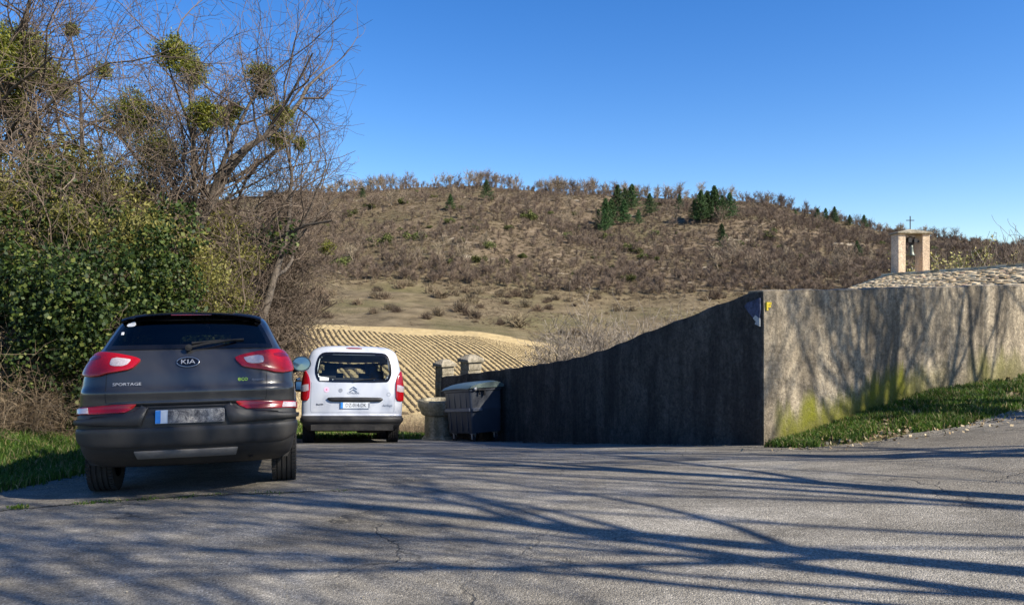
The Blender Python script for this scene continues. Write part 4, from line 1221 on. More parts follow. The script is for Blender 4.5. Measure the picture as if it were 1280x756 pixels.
# ---- white leisure van
def build_van():
    root = empty('van'); tag(root, 'white compact van seen from behind, parked beyond the dark SUV', 'van')
    sh = Shell([(.22, .76), (.34, .86), (.5, .895), (.75, .905), (1.0, .902), (1.2, .882), (1.4, .845), (1.55, .81), (1.66, .765), (1.72, .70), (1.765, .60), (1.79, .44), (1.80, .28)],
               [(.22, -.55), (.27, -.68), (.36, -.76), (.47, -.775), (.495, -.75), (.52, -.715), (.8, -.71), (1.08, -.70), (1.2, -.69), (1.5, -.64), (1.66, -.595), (1.74, -.54), (1.78, -.44), (1.80, -.2)],
               [(.22, 3.35), (.45, 3.52), (.75, 3.5), (.95, 3.3), (1.08, 2.9), (1.16, 2.45), (1.22, 2.2), (1.66, 1.35), (1.74, 1.15), (1.78, .95), (1.80, .6)], .20, 2.8, .75, 2.4)
    rw = smooth_poly([(-.70, 1.30), (-.655, 1.15), (-.59, 1.095), (.59, 1.095), (.655, 1.15), (.70, 1.30), (.665, 1.52), (.60, 1.625), (.48, 1.655), (-.48, 1.655), (-.60, 1.625), (-.665, 1.52)], 1)
    rwh = [(a * .93, 1.385 + (b - 1.385) * .84) for a, b in rw]
    sf = [(.75, 1.14), (2.0, 1.14), (1.55, 1.58), (.75, 1.62)]; sb = [(-.15, 1.14), (.68, 1.14), (.68, 1.62), (-.15, 1.62)]
    ws = [(-.78, 1.24), (.78, 1.24), (.68, 1.64), (-.68, 1.64)]
    sc = lambda P, k=.93: [(sum(p[0] for p in P) / len(P) + (a - sum(p[0] for p in P) / len(P)) * k, sum(p[1] for p in P) / len(P) + (b - sum(p[1] for p in P) / len(P)) * k) for a, b in P]
    shell_meshes(sh, .22, 1.80, 76, [rwh], [sc(sf), sc(sb)], [sc(ws, .95)], [(0, .37), (2.73, .37)], (.1, 1.2, -.28, 3.1), (.50, .30), root, M['white_car'], M['plastic'])
    GC = [M['glass_clear'], M['frit']]
    patch(sh, sh.rear, rw, .006, .02, GC, 'rear_window', root, border=.05, nr=34, nc=60)
    for sg in (1, -1):
        patch(sh, sh.side(sg), sf, .004, .012, GC, 'side_window', root, flip=sg < 0, border=.04)
        patch(sh, sh.side(sg), sb, .004, .012, GC, 'side_window', root, flip=sg < 0, border=.04)
    patch(sh, sh.front, ws, .004, .012, GC, 'windscreen', root, flip=True, border=.04)
    patch(sh, sh.rear, smooth_poly([(-.14, 1.715), (.14, 1.715), (.15, 1.735), (-.15, 1.735)], 1), .012, .02, M['dark_red_lens'], 'brake_light', root, nr=6, nc=12)
    lamp = [(.775, .775), (.90, .76), (1.0, .80), (1.0, 1.0), (.985, 1.22), (.93, 1.32), (.875, 1.32), (.80, 1.22), (.765, 1.10), (.765, .98)]
    for f in (lambda P: P, mirror):
        l = patch(sh, sh.rear, f(smooth_poly(lamp, 1)), .018, .035, M['red_lens'], 'tail_lamp', root, dome=.008, nr=30)
        patch(sh, sh.rear, f([(.785, .935), (.985, .925), (.985, 1.045), (.79, 1.06)]), .028, .01, M['clear_lens'], 'reversing_lens', l, dome=.003, nr=8)
    # tailgate handle garnish, plate
    patch(sh, sh.rear, smooth_poly([(-.46, .80), (-.42, .765), (-.35, .745), (.47, .745), (.53, .775), (.53, .81), (.48, .83), (-.40, .83), (-.45, .82)], 1), .03, .045, M['plastic'], 'tailgate_handle', root, dome=.018, nr=14, nc=40)
    pr = plate(sh, root, .04, .685)
    text_obj('plate_text', 'DZ-014-DK', .094, M['ink'], pr, (.012, -.006, .0), sx=.80, ext=.001, off=.0)
    mb = MB(); mb.box((.245, -.0052, 0), (.03, .002, .09)); mb.build('plate_region', M['grey_ink'], pr)
    # tailgate seam
    for sg in (1, -1):
        P = [(.752, 1.1), (.752, .60), (.735, .56), (.727, .56), (.744, .60), (.744, 1.1)]
        patch(sh, sh.rear, P if sg > 0 else mirror(P), .0015, .006, M['grey_ink'], 'tailgate_seam', root, nr=16, nc=3)
    patch(sh, sh.rear, [(-.735, .552), (.735, .552), (.735, .561), (-.735, .561)], .0015, .006, M['grey_ink'], 'tailgate_seam', root, nr=3, nc=50)
    # bumper fold
    patch(sh, sh.rear, [(-.98, .47), (-.98, .38), (.98, .38), (.98, .47)], .022, .04, M['plastic'], 'bumper_bar', root, dome=.015, nr=12, nc=60)
    # badges
    e = empty('emblem', (0, 0, 0)); e.parent = root
    for dz in (0, -.045):
        loc, rx, rz = on_rear(sh, .0, 1.0 + dz, .005)
        mb = MB()
        for sg in (-1, 1):
            x0, x1 = 0, sg * .062; a = [(x0, 0, .026), (x1, 0, -.016), (x1, 0, -.034), (x0, 0, .006)]
            b = [(p[0], -.006, p[2]) for p in a]
            q = [[4, 5, 6, 7], [0, 1, 5, 4], [2, 3, 7, 6]]
            mb.add(a + b, q)
        o = mb.build('chevron', M['chrome'] if False else flat('chevron_metal', (.25, .26, .28), .25, .8), e); o.location = loc
    loc, rx, rz = on_rear(sh, 0, .905, .004); text_obj('maker_script', 'CITROËN', .045, M['grey_ink'], root, loc, rx, rz, sx=1.1)
    loc, rx, rz = on_rear(sh, -.585, .70, .004); text_obj('engine_badge', 'BlueHDi', .036, M['ink'], root, loc, rx, rz)
    loc, rx, rz = on_rear(sh, .62, .685, .004); text_obj('model_script', 'Berlingo', .055, M['grey_ink'], root, loc, rx, rz, shear=.3)
    def disc(name, s, h, r, mat, off, parent=root, hole=0):
        loc, rx, rz = on_rear(sh, s, h, off)
        mb = MB(); t = np.linspace(0, 2 * math.pi, 20, endpoint=False)
        if hole: mb.add([(r * math.cos(x), 0, r * math.sin(x)) for x in t] + [(hole * math.cos(x), 0, hole * math.sin(x)) for x in t], [[i, (i + 1) % 20, (i + 1) % 20 + 20, i + 20] for i in range(20)])
        else: mb.add([(0, 0, 0)] + [(r * math.cos(x), 0, r * math.sin(x)) for x in t], t=[[0, i + 1, (i + 1) % 20 + 1] for i in range(20)])
        o = mb.build(name, mat, parent); o.location = loc; o.rotation_euler = (R(rx - 90), 0, R(rz)); return o
    disc('round_sticker', -.475, .965, .045, M['pink'], .004); disc('sticker_dot', -.475, .965, .012, M['red'], .006)
    disc('tailgate_lock', -.225, .955, .035, M['grey_ink'], .006)
    disc('ring_sticker', .64, .885, .036, M['grey_ink'], .004, hole=.028)
    patch(sh, sh.rear, [(-.60, 1.125), (-.44, 1.125), (-.44, 1.19), (-.60, 1.20)], .011, .004, M['sticker'], 'window_sticker', root, nr=4, nc=6)
    # wiper
    mb = MB(); p0 = sh.rear(0, 1.12) + np.array([0, -.03, 0]); p1 = sh.rear(.40, 1.17) + np.array([0, -.03, 0])
    mb.tube([p0, (p0 + p1) / 2 + np.array([0, -.01, .006]), p1], .009, 6); mb.build('wiper_arm', M['black'], root)
    for sg in (1, -1):
        mb = MB(); secs = []
        for k, r in ((0, .75), (.3, 1), (.8, .9), (1, .5)):
            secs.append(rrect(.20 * r, .24 * r, .05 * r, 0))
            secs[-1] = [(sg * (1.02) + p[0], 1.78 + .13 * k, 1.13 + p[1]) for p in secs[-1]]
        loft(mb, secs); mi = mb.build('door_mirror', M['plastic'], root, smooth=True)
        mb = MB(); mb.box((sg * 1.02, 1.777, 1.13), (.13, .004, .16)); mb.build('mirror_glass', M['mirror'], mi)
        mb = MB(); mb.tube([(sg * .86, 1.85, 1.08), (sg * .98, 1.84, 1.1)], .03, 8); mb.build('mirror_foot', M['plastic'], mi)
        mb = MB(); mb.tube([(sg * .90, .82, .98), (sg * .935, .86, .985), (sg * .935, 1.02, .985), (sg * .90, 1.06, .98)], .014, 6); mb.build('door_handle', M['plastic'], root, smooth=True)
        wheel(root, sg * .775, 0, .315, .20, sg); wheel(root, sg * .775, 2.73, .315, .20, sg)
        for ay in (0, 2.73):
            mb = MB(); secs = []
            for t in np.linspace(R(-6), R(186), 26):
                ring = []
                for rr, inn in ((.355, 1), (.355, 0), (.40, 0), (.40, 1)):
                    hh = .34 + math.sin(t) * rr; X = float(sh.W(max(.25, hh))); ring.append((sg * (X - .12 if inn else X + .008), ay + math.cos(t) * rr, hh))
                secs.append(ring)
            loft(mb, secs); mb.build('wheel_arch', M['plastic'], root, smooth=True)
        mb = MB(); mb.box((sg * .80, -.1, 1.72), (.03, .1, .02)); mb.tube([(sg * .66, -.2, 1.765), (sg * .67, .3, 1.79), (sg * .66, 1.2, 1.77)], .016, 6); mb.build('roof_rail', M['plastic'], root)
    mb = MB(); mb.box((0, 1.3, .29), (1.45, 4.2, .10)); mb.box((0, 0, .27), (1.3, .12, .08)); mb.lathe([(0, -.2), (.08, -.2), (.09, .2), (0, .2)], 16, c=(.3, -.4, .27), axis='X')
    mb.box((0, 1.3, .45), (1.66, 3.4, .1)); mb.build('underbody', M['under'], root)
    mb = MB(); seat(mb, -.40, 1.15, .66); seat(mb, .40, 1.15, .66)
    mb.box((0, .15, .66), (1.3, .5, .16)); mb.box((0, -.1, .96), (1.3, .13, .5), M=Matrix.Rotation(R(10), 3, 'X'))
    for x in (-.44, .44): mb.box((x, -.16, 1.27), (.26, .09, .15))
    mb.box((0, 2.1, 1.04), (1.55, .4, .12)); mb.box((.0, 1.75, 1.52), (.22, .03, .07))
    mb.box((-.40, 1.9, 1.10), (.34, .05, .30), M=Matrix.Rotation(R(-25), 3, 'X'))
    bevel(mb.build('interior', M['seat'], root), .035)
    place_car(root, -2.86, 14.3, R(13.4), .775, 2.73, 1.55)
build_van()
# ------------------------------------------------------------------ vegetation
def unit(v): return v / (np.linalg.norm(v) + 1e-9)
def grow(r, height, r0, spread=1.0, levels=5, counts=(7, 6, 5, 5, 3), lean=(0, 0), fork=.35, up=.25, ratio=(.62, .58, .55, .5, .45), wob=.14, ang=(28, 58), droop=0.0, rmin=.004):
    """branching skeleton: list of (points, radii, level)"""
    out = []
    d0 = unit(np.array([lean[0], lean[1], 1.0]))
    stack = [(np.zeros(3), d0, height * .62, r0, 0, -1)]; grow.par = []
    while stack:
        p, d, L, rad, lv, pi_ = stack.pop()
        n = (9, 8, 6, 5, 4, 3)[min(lv, 5)]
        pts = [p]; cur = d.copy(); st = L / (n - 1)
        for i in range(n - 1):
            cur = unit(cur + r.normal(0, wob * (1 + .3 * lv) * .6, 3) + np.array([0, 0, (up if lv else .05) * .35 - droop * (lv >= 3)]))
            pts.append(pts[-1] + cur * st)
        pts = np.array(pts); end = rad * (.45 if lv == 0 else .30)
        rr = rad + (end - rad) * np.linspace(0, 1, n)**.8
        rr = np.maximum(rr, rmin)
        if lv == 0: rr[0] *= 1.35
        me_ = len(out); out.append((pts, rr, lv)); grow.par.append(pi_)
        if lv >= levels - 1: continue
        c = counts[lv] if lv < len(counts) else 3
        c = max(1, int(c + r.integers(-1, 2)))
        f0 = fork if lv == 0 else .22
        for k in range(c):
            f = f0 + (1 - f0) * (k + r.uniform(.1, .9)) / c
            if k == c - 1: f = 1.0
            x = f * (n - 1); i = min(int(x), n - 2); t = x - i
            q = pts[i] * (1 - t) + pts[i + 1] * t
            td = unit(pts[i + 1] - pts[i])
            a = R(r.uniform(*ang)) * (.45 if f == 1.0 else 1)
            perp = unit(np.cross(td, r.normal(0, 1, 3)))
            nd = unit(td * math.cos(a) + perp * math.sin(a) * spread)
            l = L * ratio[min(lv, 4)] * r.uniform(.7, 1.25) * (1.15 - .45 * (f if f < 1 else .3))
            if lv == 0: l = height * .5 * r.uniform(.75, 1.15) * (1.1 - .35 * f)
            stack.append((q, nd, l, max(rmin, (rr[-1] * .97) if f == 1.0 else (rr[i] * (1 - t) + rr[i + 1] * t) * r.uniform(.5, .72)), lv + 1, me_))
    return out

def prune(sk, ok):
    """drops every branch that fails the test together with all that grows on it"""
    par = grow.par; live = []
    for i, t in enumerate(sk): live.append((par[i] < 0 or live[par[i]]) and (t[2] < 1 or ok(*t)))
    return [t for t, k in zip(sk, live) if k]

def tree_meshes(name_p, sk, mt_bark, mt_twig, split=1, ksub=(9, 6, 4, 3, 3, 3)):
    a, b = MB(), MB()
    for lv in range(7):
        P = [(p, r) for p, r, l in sk if l == lv]
        if not P: continue
        tubes(a if lv <= split else b, P, ksub[min(lv, 5)])
    return a, b

def leaf_quads(mb, C, size, r, aspect=.6, outward=None, m=0, cup=.0):
    n = len(C)
    u = r.normal(0, 1, (n, 3)); u /= np.linalg.norm(u, axis=1, keepdims=True)
    w = r.normal(0, 1, (n, 3))
    if outward is not None: w = w * .7 + outward
    v = np.cross(w, u); v /= np.linalg.norm(v, axis=1, keepdims=True) + 1e-9
    s = size * r.uniform(.6, 1.3, (n, 1))
    V = np.stack([C - u * s * .5, C + v * s * aspect * .5, C + u * s * .5, C - v * s * aspect * .5], 1).reshape(-1, 3)
    mb.add(V, np.arange(n * 4).reshape(-1, 4), m=m)

def blob_points(r, n, c, rad, shell=.5):
    d = r.normal(0, 1, (n, 3)); d /= np.linalg.norm(d, axis=1, keepdims=True)
    # lumpy radius
    f = 1 + .25 * np.sin(d[:, 0:1] * 5 + c[0]) * np.sin(d[:, 1:2] * 4 + c[1]) + .18 * np.sin(d[:, 2:3] * 7 + c[2])
    k = (shell + (1 - shell) * r.random((n, 1)))**.6
    return np.array(c) + d * k * f * np.array(rad), d

def mistletoe(r, rad=.4, n=900):
    mb = MB(); P = []
    for i in range(70):
        d = unit(r.normal(0, 1, 3)); mid = d * rad * .5 + r.normal(0, .03, 3)
        P.append((np.array([[0, 0, 0], mid, d * rad * r.uniform(.8, 1.05) + r.normal(0, .04, 3)]), np.array([.008, .005, .004])))
    tubes(mb, P, 3, 0)
    C, d = blob_points(r, n, (0, 0, 0), (rad, rad, rad * .95), .15)
    C = C * r.uniform(.75, 1.2, 3)
    leaf_quads(mb, C, .07, r, .36, m=0)
    return mb

def bare_tree(loc, seed, height, r0, label, group=None, mist=(), ivy=0, cat='tree', twigm='twig', name='bare_tree', yaw=0, **kw):
    if name == 'bare_tree': kw.setdefault('wob', .2); kw.setdefault('up', .12); kw.setdefault('ang', (30, 66))
    r = np.random.default_rng(seed)
    sk = grow(r, height, r0, **kw)
    if name == 'bare_tree':   # crowns of the bank are one-sided: nothing grows out over the lane
        c_, s_ = math.cos(yaw), math.sin(yaw)
        def inside(p, rr, l):
            X_ = p[-1, 0] * c_ - p[-1, 1] * s_ + loc[0]; Y_ = p[-1, 0] * s_ + p[-1, 1] * c_ + loc[1]
            return X_ < -.2 * Y_ + .45 - 1.1 * r.random()**2
        sk = prune(sk, inside)
    a, b = tree_meshes(name, sk, None, None)
    z = H1(*loc) - .08
    root = empty(name, (loc[0], loc[1], z), (0, 0, yaw)); tag(root, label, cat, group)
    a.build('trunk', M['bark'], root, smooth=True)
    b.build('branches', M[twigm], root)
    cand = np.concatenate([p[1:] for p, rr, l in sk if 1 <= l <= 3]) if mist else None
    cy, sy = math.cos(yaw), math.sin(yaw)
    for k, (mpx, mrow, rad) in enumerate(mist):
        # mistletoe grows on the limb nearest to where the clump hangs
        wx_, wy_, wz_ = cand[:, 0] * cy - cand[:, 1] * sy + loc[0], cand[:, 0] * sy + cand[:, 1] * cy + loc[1], cand[:, 2] + z
        e = np.hypot(640 + FP * wx_ / wy_ - mpx, HZ - FP * (wz_ - CAMZ) / wy_ - mrow)
        q = cand[int(np.argmin(e))]
        o = mistletoe(r, rad, int(2600 * (rad / .4)**2)).build('mistletoe', M['mistletoe'], root); o.location = q
    if ivy:
        mb = MB()
        for p, rr, l in sk:
            if l <= 1:
                for q in p:
                    if q[2] < ivy:
                        C, d = blob_points(r, 170, q, (.42, .42, .5), .3); leaf_quads(mb, C, .095, r, .8, d)
        mb.build('ivy', M['ivy'], root)
    return root

def thicket_mesh(r, rad, h, n=420, thick=.007, m=0):
    """a tangle of arching stems"""
    mb = MB(); P = []
    for i in range(n):
        a = r.uniform(0, 2 * math.pi); rr = rad * .55 * math.sqrt(r.random())
        p = np.array([rr * math.cos(a), rr * math.sin(a), 0])
        hd = r.uniform(0, 2 * math.pi) if r.random() < .4 else a
        el = r.uniform(.7, 1.5); d = np.array([math.cos(hd) * math.cos(el), math.sin(hd) * math.cos(el), math.sin(el)])
        L = h * r.uniform(.5, 1.25); k = 8; st = L / (k - 1); pts = [p]; bend = r.uniform(.04, .32)
        for j in range(k - 1):
            d = unit(d + r.normal(0, .26, 3) + np.array([0, 0, -bend * (j / k) * 1.6])); pts.append(pts[-1] + d * st)
        pts = np.array(pts); pts[:, 2] = np.maximum(pts[:, 2], .02)
        P.append((pts, np.linspace(thick * r.uniform(.7, 1.7), thick * .4, k)))
        for j in range(9):
            i0 = r.integers(2, k - 1); d2 = unit(r.normal(0, 1, 3) + np.array([0, 0, .3])); l2 = L * r.uniform(.08, .25)
            q0 = pts[i0]; q1 = q0 + d2 * l2 * .5; q2 = q1 + unit(d2 + r.normal(0, .4, 3)) * l2 * .5
            P.append((np.array([q0, q1, q2]), np.array([thick * .6, thick * .5, thick * .3])))
    tubes(mb, P, 3, m)
    return mb

# ---- prototypes for the thicket on the left
r = np.random.default_rng(21)
th = [thicket_mesh(r, 1.5, 2.9, 300, .007) for _ in range(4)]
th_me = []
for i, t in enumerate(th):
    o = t.build('stems', M['bramble'], coll=False); th_me.append(o.data)
def twig_bush(r, h, stems=9):
    mb = MB()
    for k in range(stems):
        sk = grow(r, h * r.uniform(.6, 1.1), .021, levels=5, counts=(7, 7, 6, 3), lean=tuple(r.normal(0, .42, 2)), fork=.16, up=.12, ang=(30, 75), wob=.26, rmin=.003, ratio=(.6, .6, .55, .5, .5))
        off = np.array([r.normal(0, .35), r.normal(0, .35), 0])
        sk = prune(sk, lambda p, q, l: math.hypot(p[-1, 0] + off[0], p[-1, 1] + off[1]) < 1.25 + .5 * r.random() and p[-1, 2] > .05)
        for lv in range(6):
            P = [(p + off, q) for p, q, l in sk if l == lv]
            if P: tubes(mb, P, 4 if lv == 0 else 3)
    return mb
th2_me = [twig_bush(r, 3.3).build('stems', M['twig'], coll=False).data for _ in range(3)]
def ivy_mesh(r, n, rad, lumps, size=.057, mat='ivy', aspect=.8, shell=.55):
    mb = MB()
    for k in range(lumps):
        d = unit(r.normal(0, 1, 3)); c = d * np.array(rad) * .85 * r.random()**.4 + np.array([0, 0, rad[2]])
        f_ = r.uniform(.16, .36); C, dd = blob_points(r, int(n / lumps * (f_ / .28)**2), c, (rad[0] * f_, rad[1] * f_, rad[2] * f_ * r.uniform(.7, 1.4)), shell)
        C[:, 2] = np.maximum(C[:, 2], .05)
        leaf_quads(mb, C, size, r, aspect, dd)
    return mb.build('foliage', M[mat], coll=False).data
ivy_me = [ivy_mesh(r, 20000, (1.25, 1.1, 1.4), 26) for _ in range(3)]
olive_me = [ivy_mesh(r, 6500, (1.0, 1.0, .9), 14, .06, 'olive', .35, .2) for _ in range(3)]
def mesh_child(name, me, parent, loc=(0, 0, 0), s=1, rz=0):
    o = bpy.data.objects.new(name, me); COL.objects.link(o); o.parent = parent; o.location = loc; o.scale = (s, s, s) if np.isscalar(s) else s; o.rotation_euler = (0, 0, rz); return o

def shrub(x, y, label, kinds, s=1.0, dz=0.0, group=None, name='shrub', cat='shrub'):
    root = empty(name, (x, y, H1(x, y) - .08 + dz), (0, 0, r.uniform(0, 6.28))); tag(root, label, cat, group)
    for k in kinds:
        if k == 'b': mesh_child('stems', th_me[r.integers(4)], root, s=s)
        if k == 't': mesh_child('stems', th2_me[r.integers(3)], root, s=s)
        if k == 'i': mesh_child('foliage', ivy_me[r.integers(3)], root, s=s)
        if k == 'o': mesh_child('foliage', olive_me[r.integers(3)], root, (0, 0, 1.2 * s), s=s)
    return root

# (px, depth, kinds, scale, label)
TH = [(0, 11.2, 'b', .5, 'tan tangle of brambles nearest the grass edge at the far left'),
      (60, 11.6, 'b', .42, 'low bramble tangle behind the grass beside the dark car'),
      (-50, 12.0, 'bo', .8, 'bramble bush with olive sprays at the very left edge'),
      (30, 12.8, 'i', 1.15, 'dark ivy mound behind the front brambles'),
      (95, 12.2, 'i', 1.2, 'tall glossy ivy mass just left of the dark car'),
      (55, 12.3, 't', .8, 'fine brown twigs in front of the ivy at far left'),
      (140, 12.7, 't', .95, 'fine brown twigs in front of the ivy beside the dark car roof'),
      (232, 13.8, 't', .8, 'brown twigs poking up behind the dark car roof'),
      (170, 12.8, 'i', 1.2, 'ivy rising behind the left half of the dark car roof'),
      (212, 13.4, 'i', 1.05, 'ivy and twig clump behind the right half of the dark car roof'),
      (262, 14.8, 'io', 1.0, 'ivy and twigs behind the mirror of the dark car'),
      (-15, 13.8, 'iot', 1.3, 'big ivy and olive thicket under the leftmost tree'),
      (128, 13.7, 'iot', 1.35, 'broad ivy bank rising left of the dark car roof'),
      (205, 14.3, 'io', 1.45, 'ivy and olive sprays above the dark car roof'),
      (15, 13.9, 'iot', 1.5, 'ivy bank near the left edge above the brambles'),
      (245, 15.4, 'oo', 1.15, 'yellow-olive sprays above the mirror side of the dark car'),
      (70, 14.0, 'to', 1.15, 'tall tangled bush under the second tree'),
      (60, 15.0, 'io', 1.6, 'high ivy mass climbing under the second tree'),
      (150, 14.2, 'oto', 1.15, 'high mixed bush of olive sprays under the forked tree'),
      (160, 15.4, 'io', 1.45, 'ivy climbing at the foot of the large forked tree'),
      (215, 15.2, 'oto', 1.2, 'olive-green bush half way up behind the dark car'),
      (250, 17.0, 'io', 1.3, 'bushy olive growth with bare stems under the smaller tree'),
      (275, 19.8, 'to', 1.35, 'bare brown bush leaning out over the field'),
      (312, 23.6, 't', 1.45, 'outermost bare brown bush at the edge of the field'),
      (20, 15.6, 'too', 1.9, 'towering tangled growth under the mistletoe at far left'),
      (110, 16.3, 'too', 1.85, 'towering olive and brown growth left of the large forked tree'),
      (225, 16.8, 'too', 1.6, 'olive sprays and twigs right of the large forked tree'),
      (40, 18.0, 'tioo', 1.9, 'tall back thicket at far left'),
      (120, 18.2, 'ttoo', 1.9, 'tall olive thicket rising behind the ivy'),
      (195, 18.8, 'ttoo', 1.95, 'tall brown thicket between the two forked trees'),
      (240, 20.4, 'ttoo', 2.0, 'tall dense thicket of twigs and olive sprays on the bank'),
      (280, 22.4, 'tto', 1.95, 'tall bare thicket at the right end of the bank')]
for px, d, kinds, s, lab in TH:
    shrub((px - 640) / FP * d, d, lab, kinds, s)

def tx(px, d): return ((px - 640) / FP * d, d)
bare_tree(tx(35, 17.5), 101, 9.2, .16, 'leftmost bare tree with thick mistletoe in its crown', mist=((25, 62, .55), (45, 92, .5), (15, 132, .5), (30, 165, .45)), ivy=3.6, counts=(8, 8, 6, 5, 3), spread=1.0)
bare_tree(tx(120, 18.5), 102, 10.2, .17, 'second bare tree from the left with two mistletoe balls and ivy', mist=((88, 36, .2), (80, 112, .35), (128, 88, .22)), ivy=4.8, counts=(8, 8, 7, 5, 3))
bare_tree(tx(205, 17.0), 113, 10.2, .2, 'large forked bare tree with mistletoe rising behind the dark car', mist=((165, 145, .75), (215, 66, .4), (242, 92, .42), (252, 142, .42), (200, 185, .5)), ivy=4.3, counts=(9, 8, 7, 5, 3), fork=.28, yaw=R(60))
bare_tree(tx(295, 18.0), 104, 8.2, .14, 'slim bare tree with mistletoe nearest the open sky', mist=((322, 98, .34), (334, 114, .28), (294, 124, .24), (352, 142, .36), (375, 180, .2), (345, 175, .3)), ivy=2.4, counts=(9, 8, 7, 5, 3), fork=.3, spread=1.1)
bare_tree(tx(318, 20.5), 105, 4.4, .08, 'low spreading bare tree leaning out toward the field', mist=((404, 278, .2),), lean=(.12, 0), counts=(9, 8, 6, 5, 3), fork=.2, spread=1.2)
bare_tree(tx(260, 22.0), 106, 8.6, .13, 'bare tree standing back between the two forked trees', mist=((285, 150, .3),), counts=(8, 8, 6, 5, 3))
bare_tree(tx(-60, 15.5), 107, 9.0, .15, 'bare tree at the left frame edge with dark mistletoe', mist=((5, 110, .5), (-20, 60, .5)), ivy=3.2, counts=(7, 6, 6, 4, 2))
bare_tree(tx(165, 21.5), 108, 9.4, .13, 'thin bare tree seen through the crowns on the left', counts=(7, 6, 6, 4, 2))

# ---- roadside trees on the right, out of frame, whose shadows cross the road and wall
G = 'bare trees on the verge across the road'
def rt(x, y, seed, h, r0, lab, **kw): bare_tree((x, y), seed, h, r0, lab, G, name='roadside_tree', **kw)
SC = dict(counts=(6, 6, 4, 3), rmin=.008)
ROADSIDE = [(8.1, 3.4, 201, 12, .15), (7.4, 2.2, 202, 12, .15), (7.0, -.3, 203, 11.5, .12), (7.0, -3.2, 204, 11.5, .12),
            (10.9, 7.1, 205, 10, .10), (11.6, 7.45, 206, 10.2, .10), (12.1, 7.75, 207, 10.6, .13), (13.3, 8.35, 208, 9.6, .10), (14.2, 8.8, 209, 9.5, .09), (15.6, 9.6, 210, 10, .09), (8.2, .9, 211, 11, .11), (6.9, -1.7, 212, 11.5, .12), (6.8, -4.8, 213, 11, .12), (11.2, 3.4, 214, 12, .12), (10.6, 5.0, 215, 11.5, .10), (13.2, 4.6, 216, 12, .13), (12.0, 1.2, 217, 12, .12)]
LB = ['nearest bare roadside tree to the right of the camera', 'thick bare roadside tree opposite the wall corner', 'bare roadside tree just behind the camera', 'bare roadside tree farther behind the camera',
      'slim bare roadside tree facing the wall corner', 'slim bare roadside tree facing the mossy wall foot', 'forked bare roadside tree facing the middle of the wall', 'bare roadside tree facing the chapel roof', 'small bare roadside tree among the taller ones', 'last bare roadside tree up the hill', 'bare roadside tree a little behind the two thick ones', 'bare roadside tree beside the camera position', 'bare roadside tree well behind the camera on the verge', 'bare tree in the second row of the roadside wood', 'bare tree between the two rows of roadside trees', 'bare tree in the second row facing the wall', 'bare tree in the second row beside the camera']
for i, ((x, y, sd, h, r0), lab) in enumerate(zip(ROADSIDE, LB)): rt(x, y, sd, h, r0, lab, wob=.09, ang=(18, 40), up=.4, fork=.62 if i < 2 else (.5 if i < 4 or i > 9 else .6) if i < 13 else .4, **SC)

# ---- pale bare bush behind the wall, trees by the chapel
for k, (px, d, h, lab) in enumerate([(735, 27, 3.3, 'pale bare many-stemmed bush rising behind the shaded wall'), (772, 28, 3.1, 'second pale bare bush overlapping the first behind the wall'), (815, 30, 2.7, 'small pale bare bush near the high part of the shaded wall')]):
    rr_ = np.random.default_rng(300 + k); a = MB(); b = MB()
    for s in range(11):
        sk = grow(rr_, h * rr_.uniform(.6, 1.05), .032, levels=5, counts=(6, 6, 5, 3), lean=tuple(rr_.normal(0, .5, 2)), fork=.15, up=.2, wob=.2, ang=(28, 62), rmin=.0045)
        for lv in range(5):
            P = [(p, q) for p, q, l in sk if l == lv]
            if P: tubes(a if lv == 0 else b, P, 5 if lv == 0 else 3)
    x, y = tx(px, d); root = empty('bare_bush', (x, y, H1(x, y) - .1)); tag(root, lab, 'bush')
    hh = max(np.concatenate(v_)[:, 2].max() for v_ in (a.v, b.v)); sc_ = (CAMZ + (HZ - (377 + k * 7)) / FP * d - root.location.z) / hh * 1.15; root.scale = (sc_, sc_, sc_)
    a.build('stem', M['bush_twig'], root); b.build('branches', M['bush_twig'], root)
def yellow_tree(px, d, h, seed, lab, top):
    q = np.random.default_rng(seed); sk = grow(q, h, .09, levels=4, counts=(7, 6, 5), fork=.25, rmin=.012)
    a, b = tree_meshes('', sk, None, None); x, y = tx(px, d); root = empty('budding_tree', (x, y, H1(x, y) - .1)); tag(root, lab, 'tree')
    zt = CAMZ + (HZ - top) / FP * d; root.scale = (1, 1, 1)
    hh = max(p[:, 2].max() for p, _, _ in sk); s = (zt - root.location.z) / hh; root.scale = (s, s, s)
    a.build('trunk', M['bark'], root); b.build('branches', M['twig_pale'], root)
    mb = MB(); E = np.concatenate([p for p, _, l in sk if l >= 2]); E = E[q.integers(0, len(E), 8000)] + q.normal(0, .14, (8000, 3))
    leaf_quads(mb, E, .15, q, .6); mb.build('buds', M['yellow_bud'], root)
M['yellow_bud'] = island('yellow_buds', [(0, (.20, .17, .05)), (1, (.40, .35, .12))], .7, .3, 0, .1)
yellow_tree(1205, 48, 8, 401, 'yellow-green budding tree just right of the bell gable', 291)
yellow_tree(1238, 52, 8, 402, 'second yellow-green budding tree behind the chapel roof', 305)
yellow_tree(1180, 60, 7, 403, 'olive budding tree partly behind the bell gable', 300)
def thin(px, d, top, seed, lab, r0=.10):
    q = np.random.default_rng(seed); sk = grow(q, 8, r0, levels=5, counts=(14, 9, 6, 3), fork=.2, up=.4, ang=(20, 45), rmin=.009, ratio=(.6, .6, .55, .5, .5))
    a, b = tree_meshes('', sk, None, None); x, y = tx(px, d); root = empty('young_tree', (x, y, H1(x, y) - .1)); tag(root, lab, 'tree')
    hh = max(p[:, 2].max() for p, _, _ in sk); s = (CAMZ + (HZ - top) / FP * d - root.location.z) / hh * .97; root.scale = (s, s, s)
    a.build('trunk', M['bark'], root); b.build('branches', M['twig'], root)
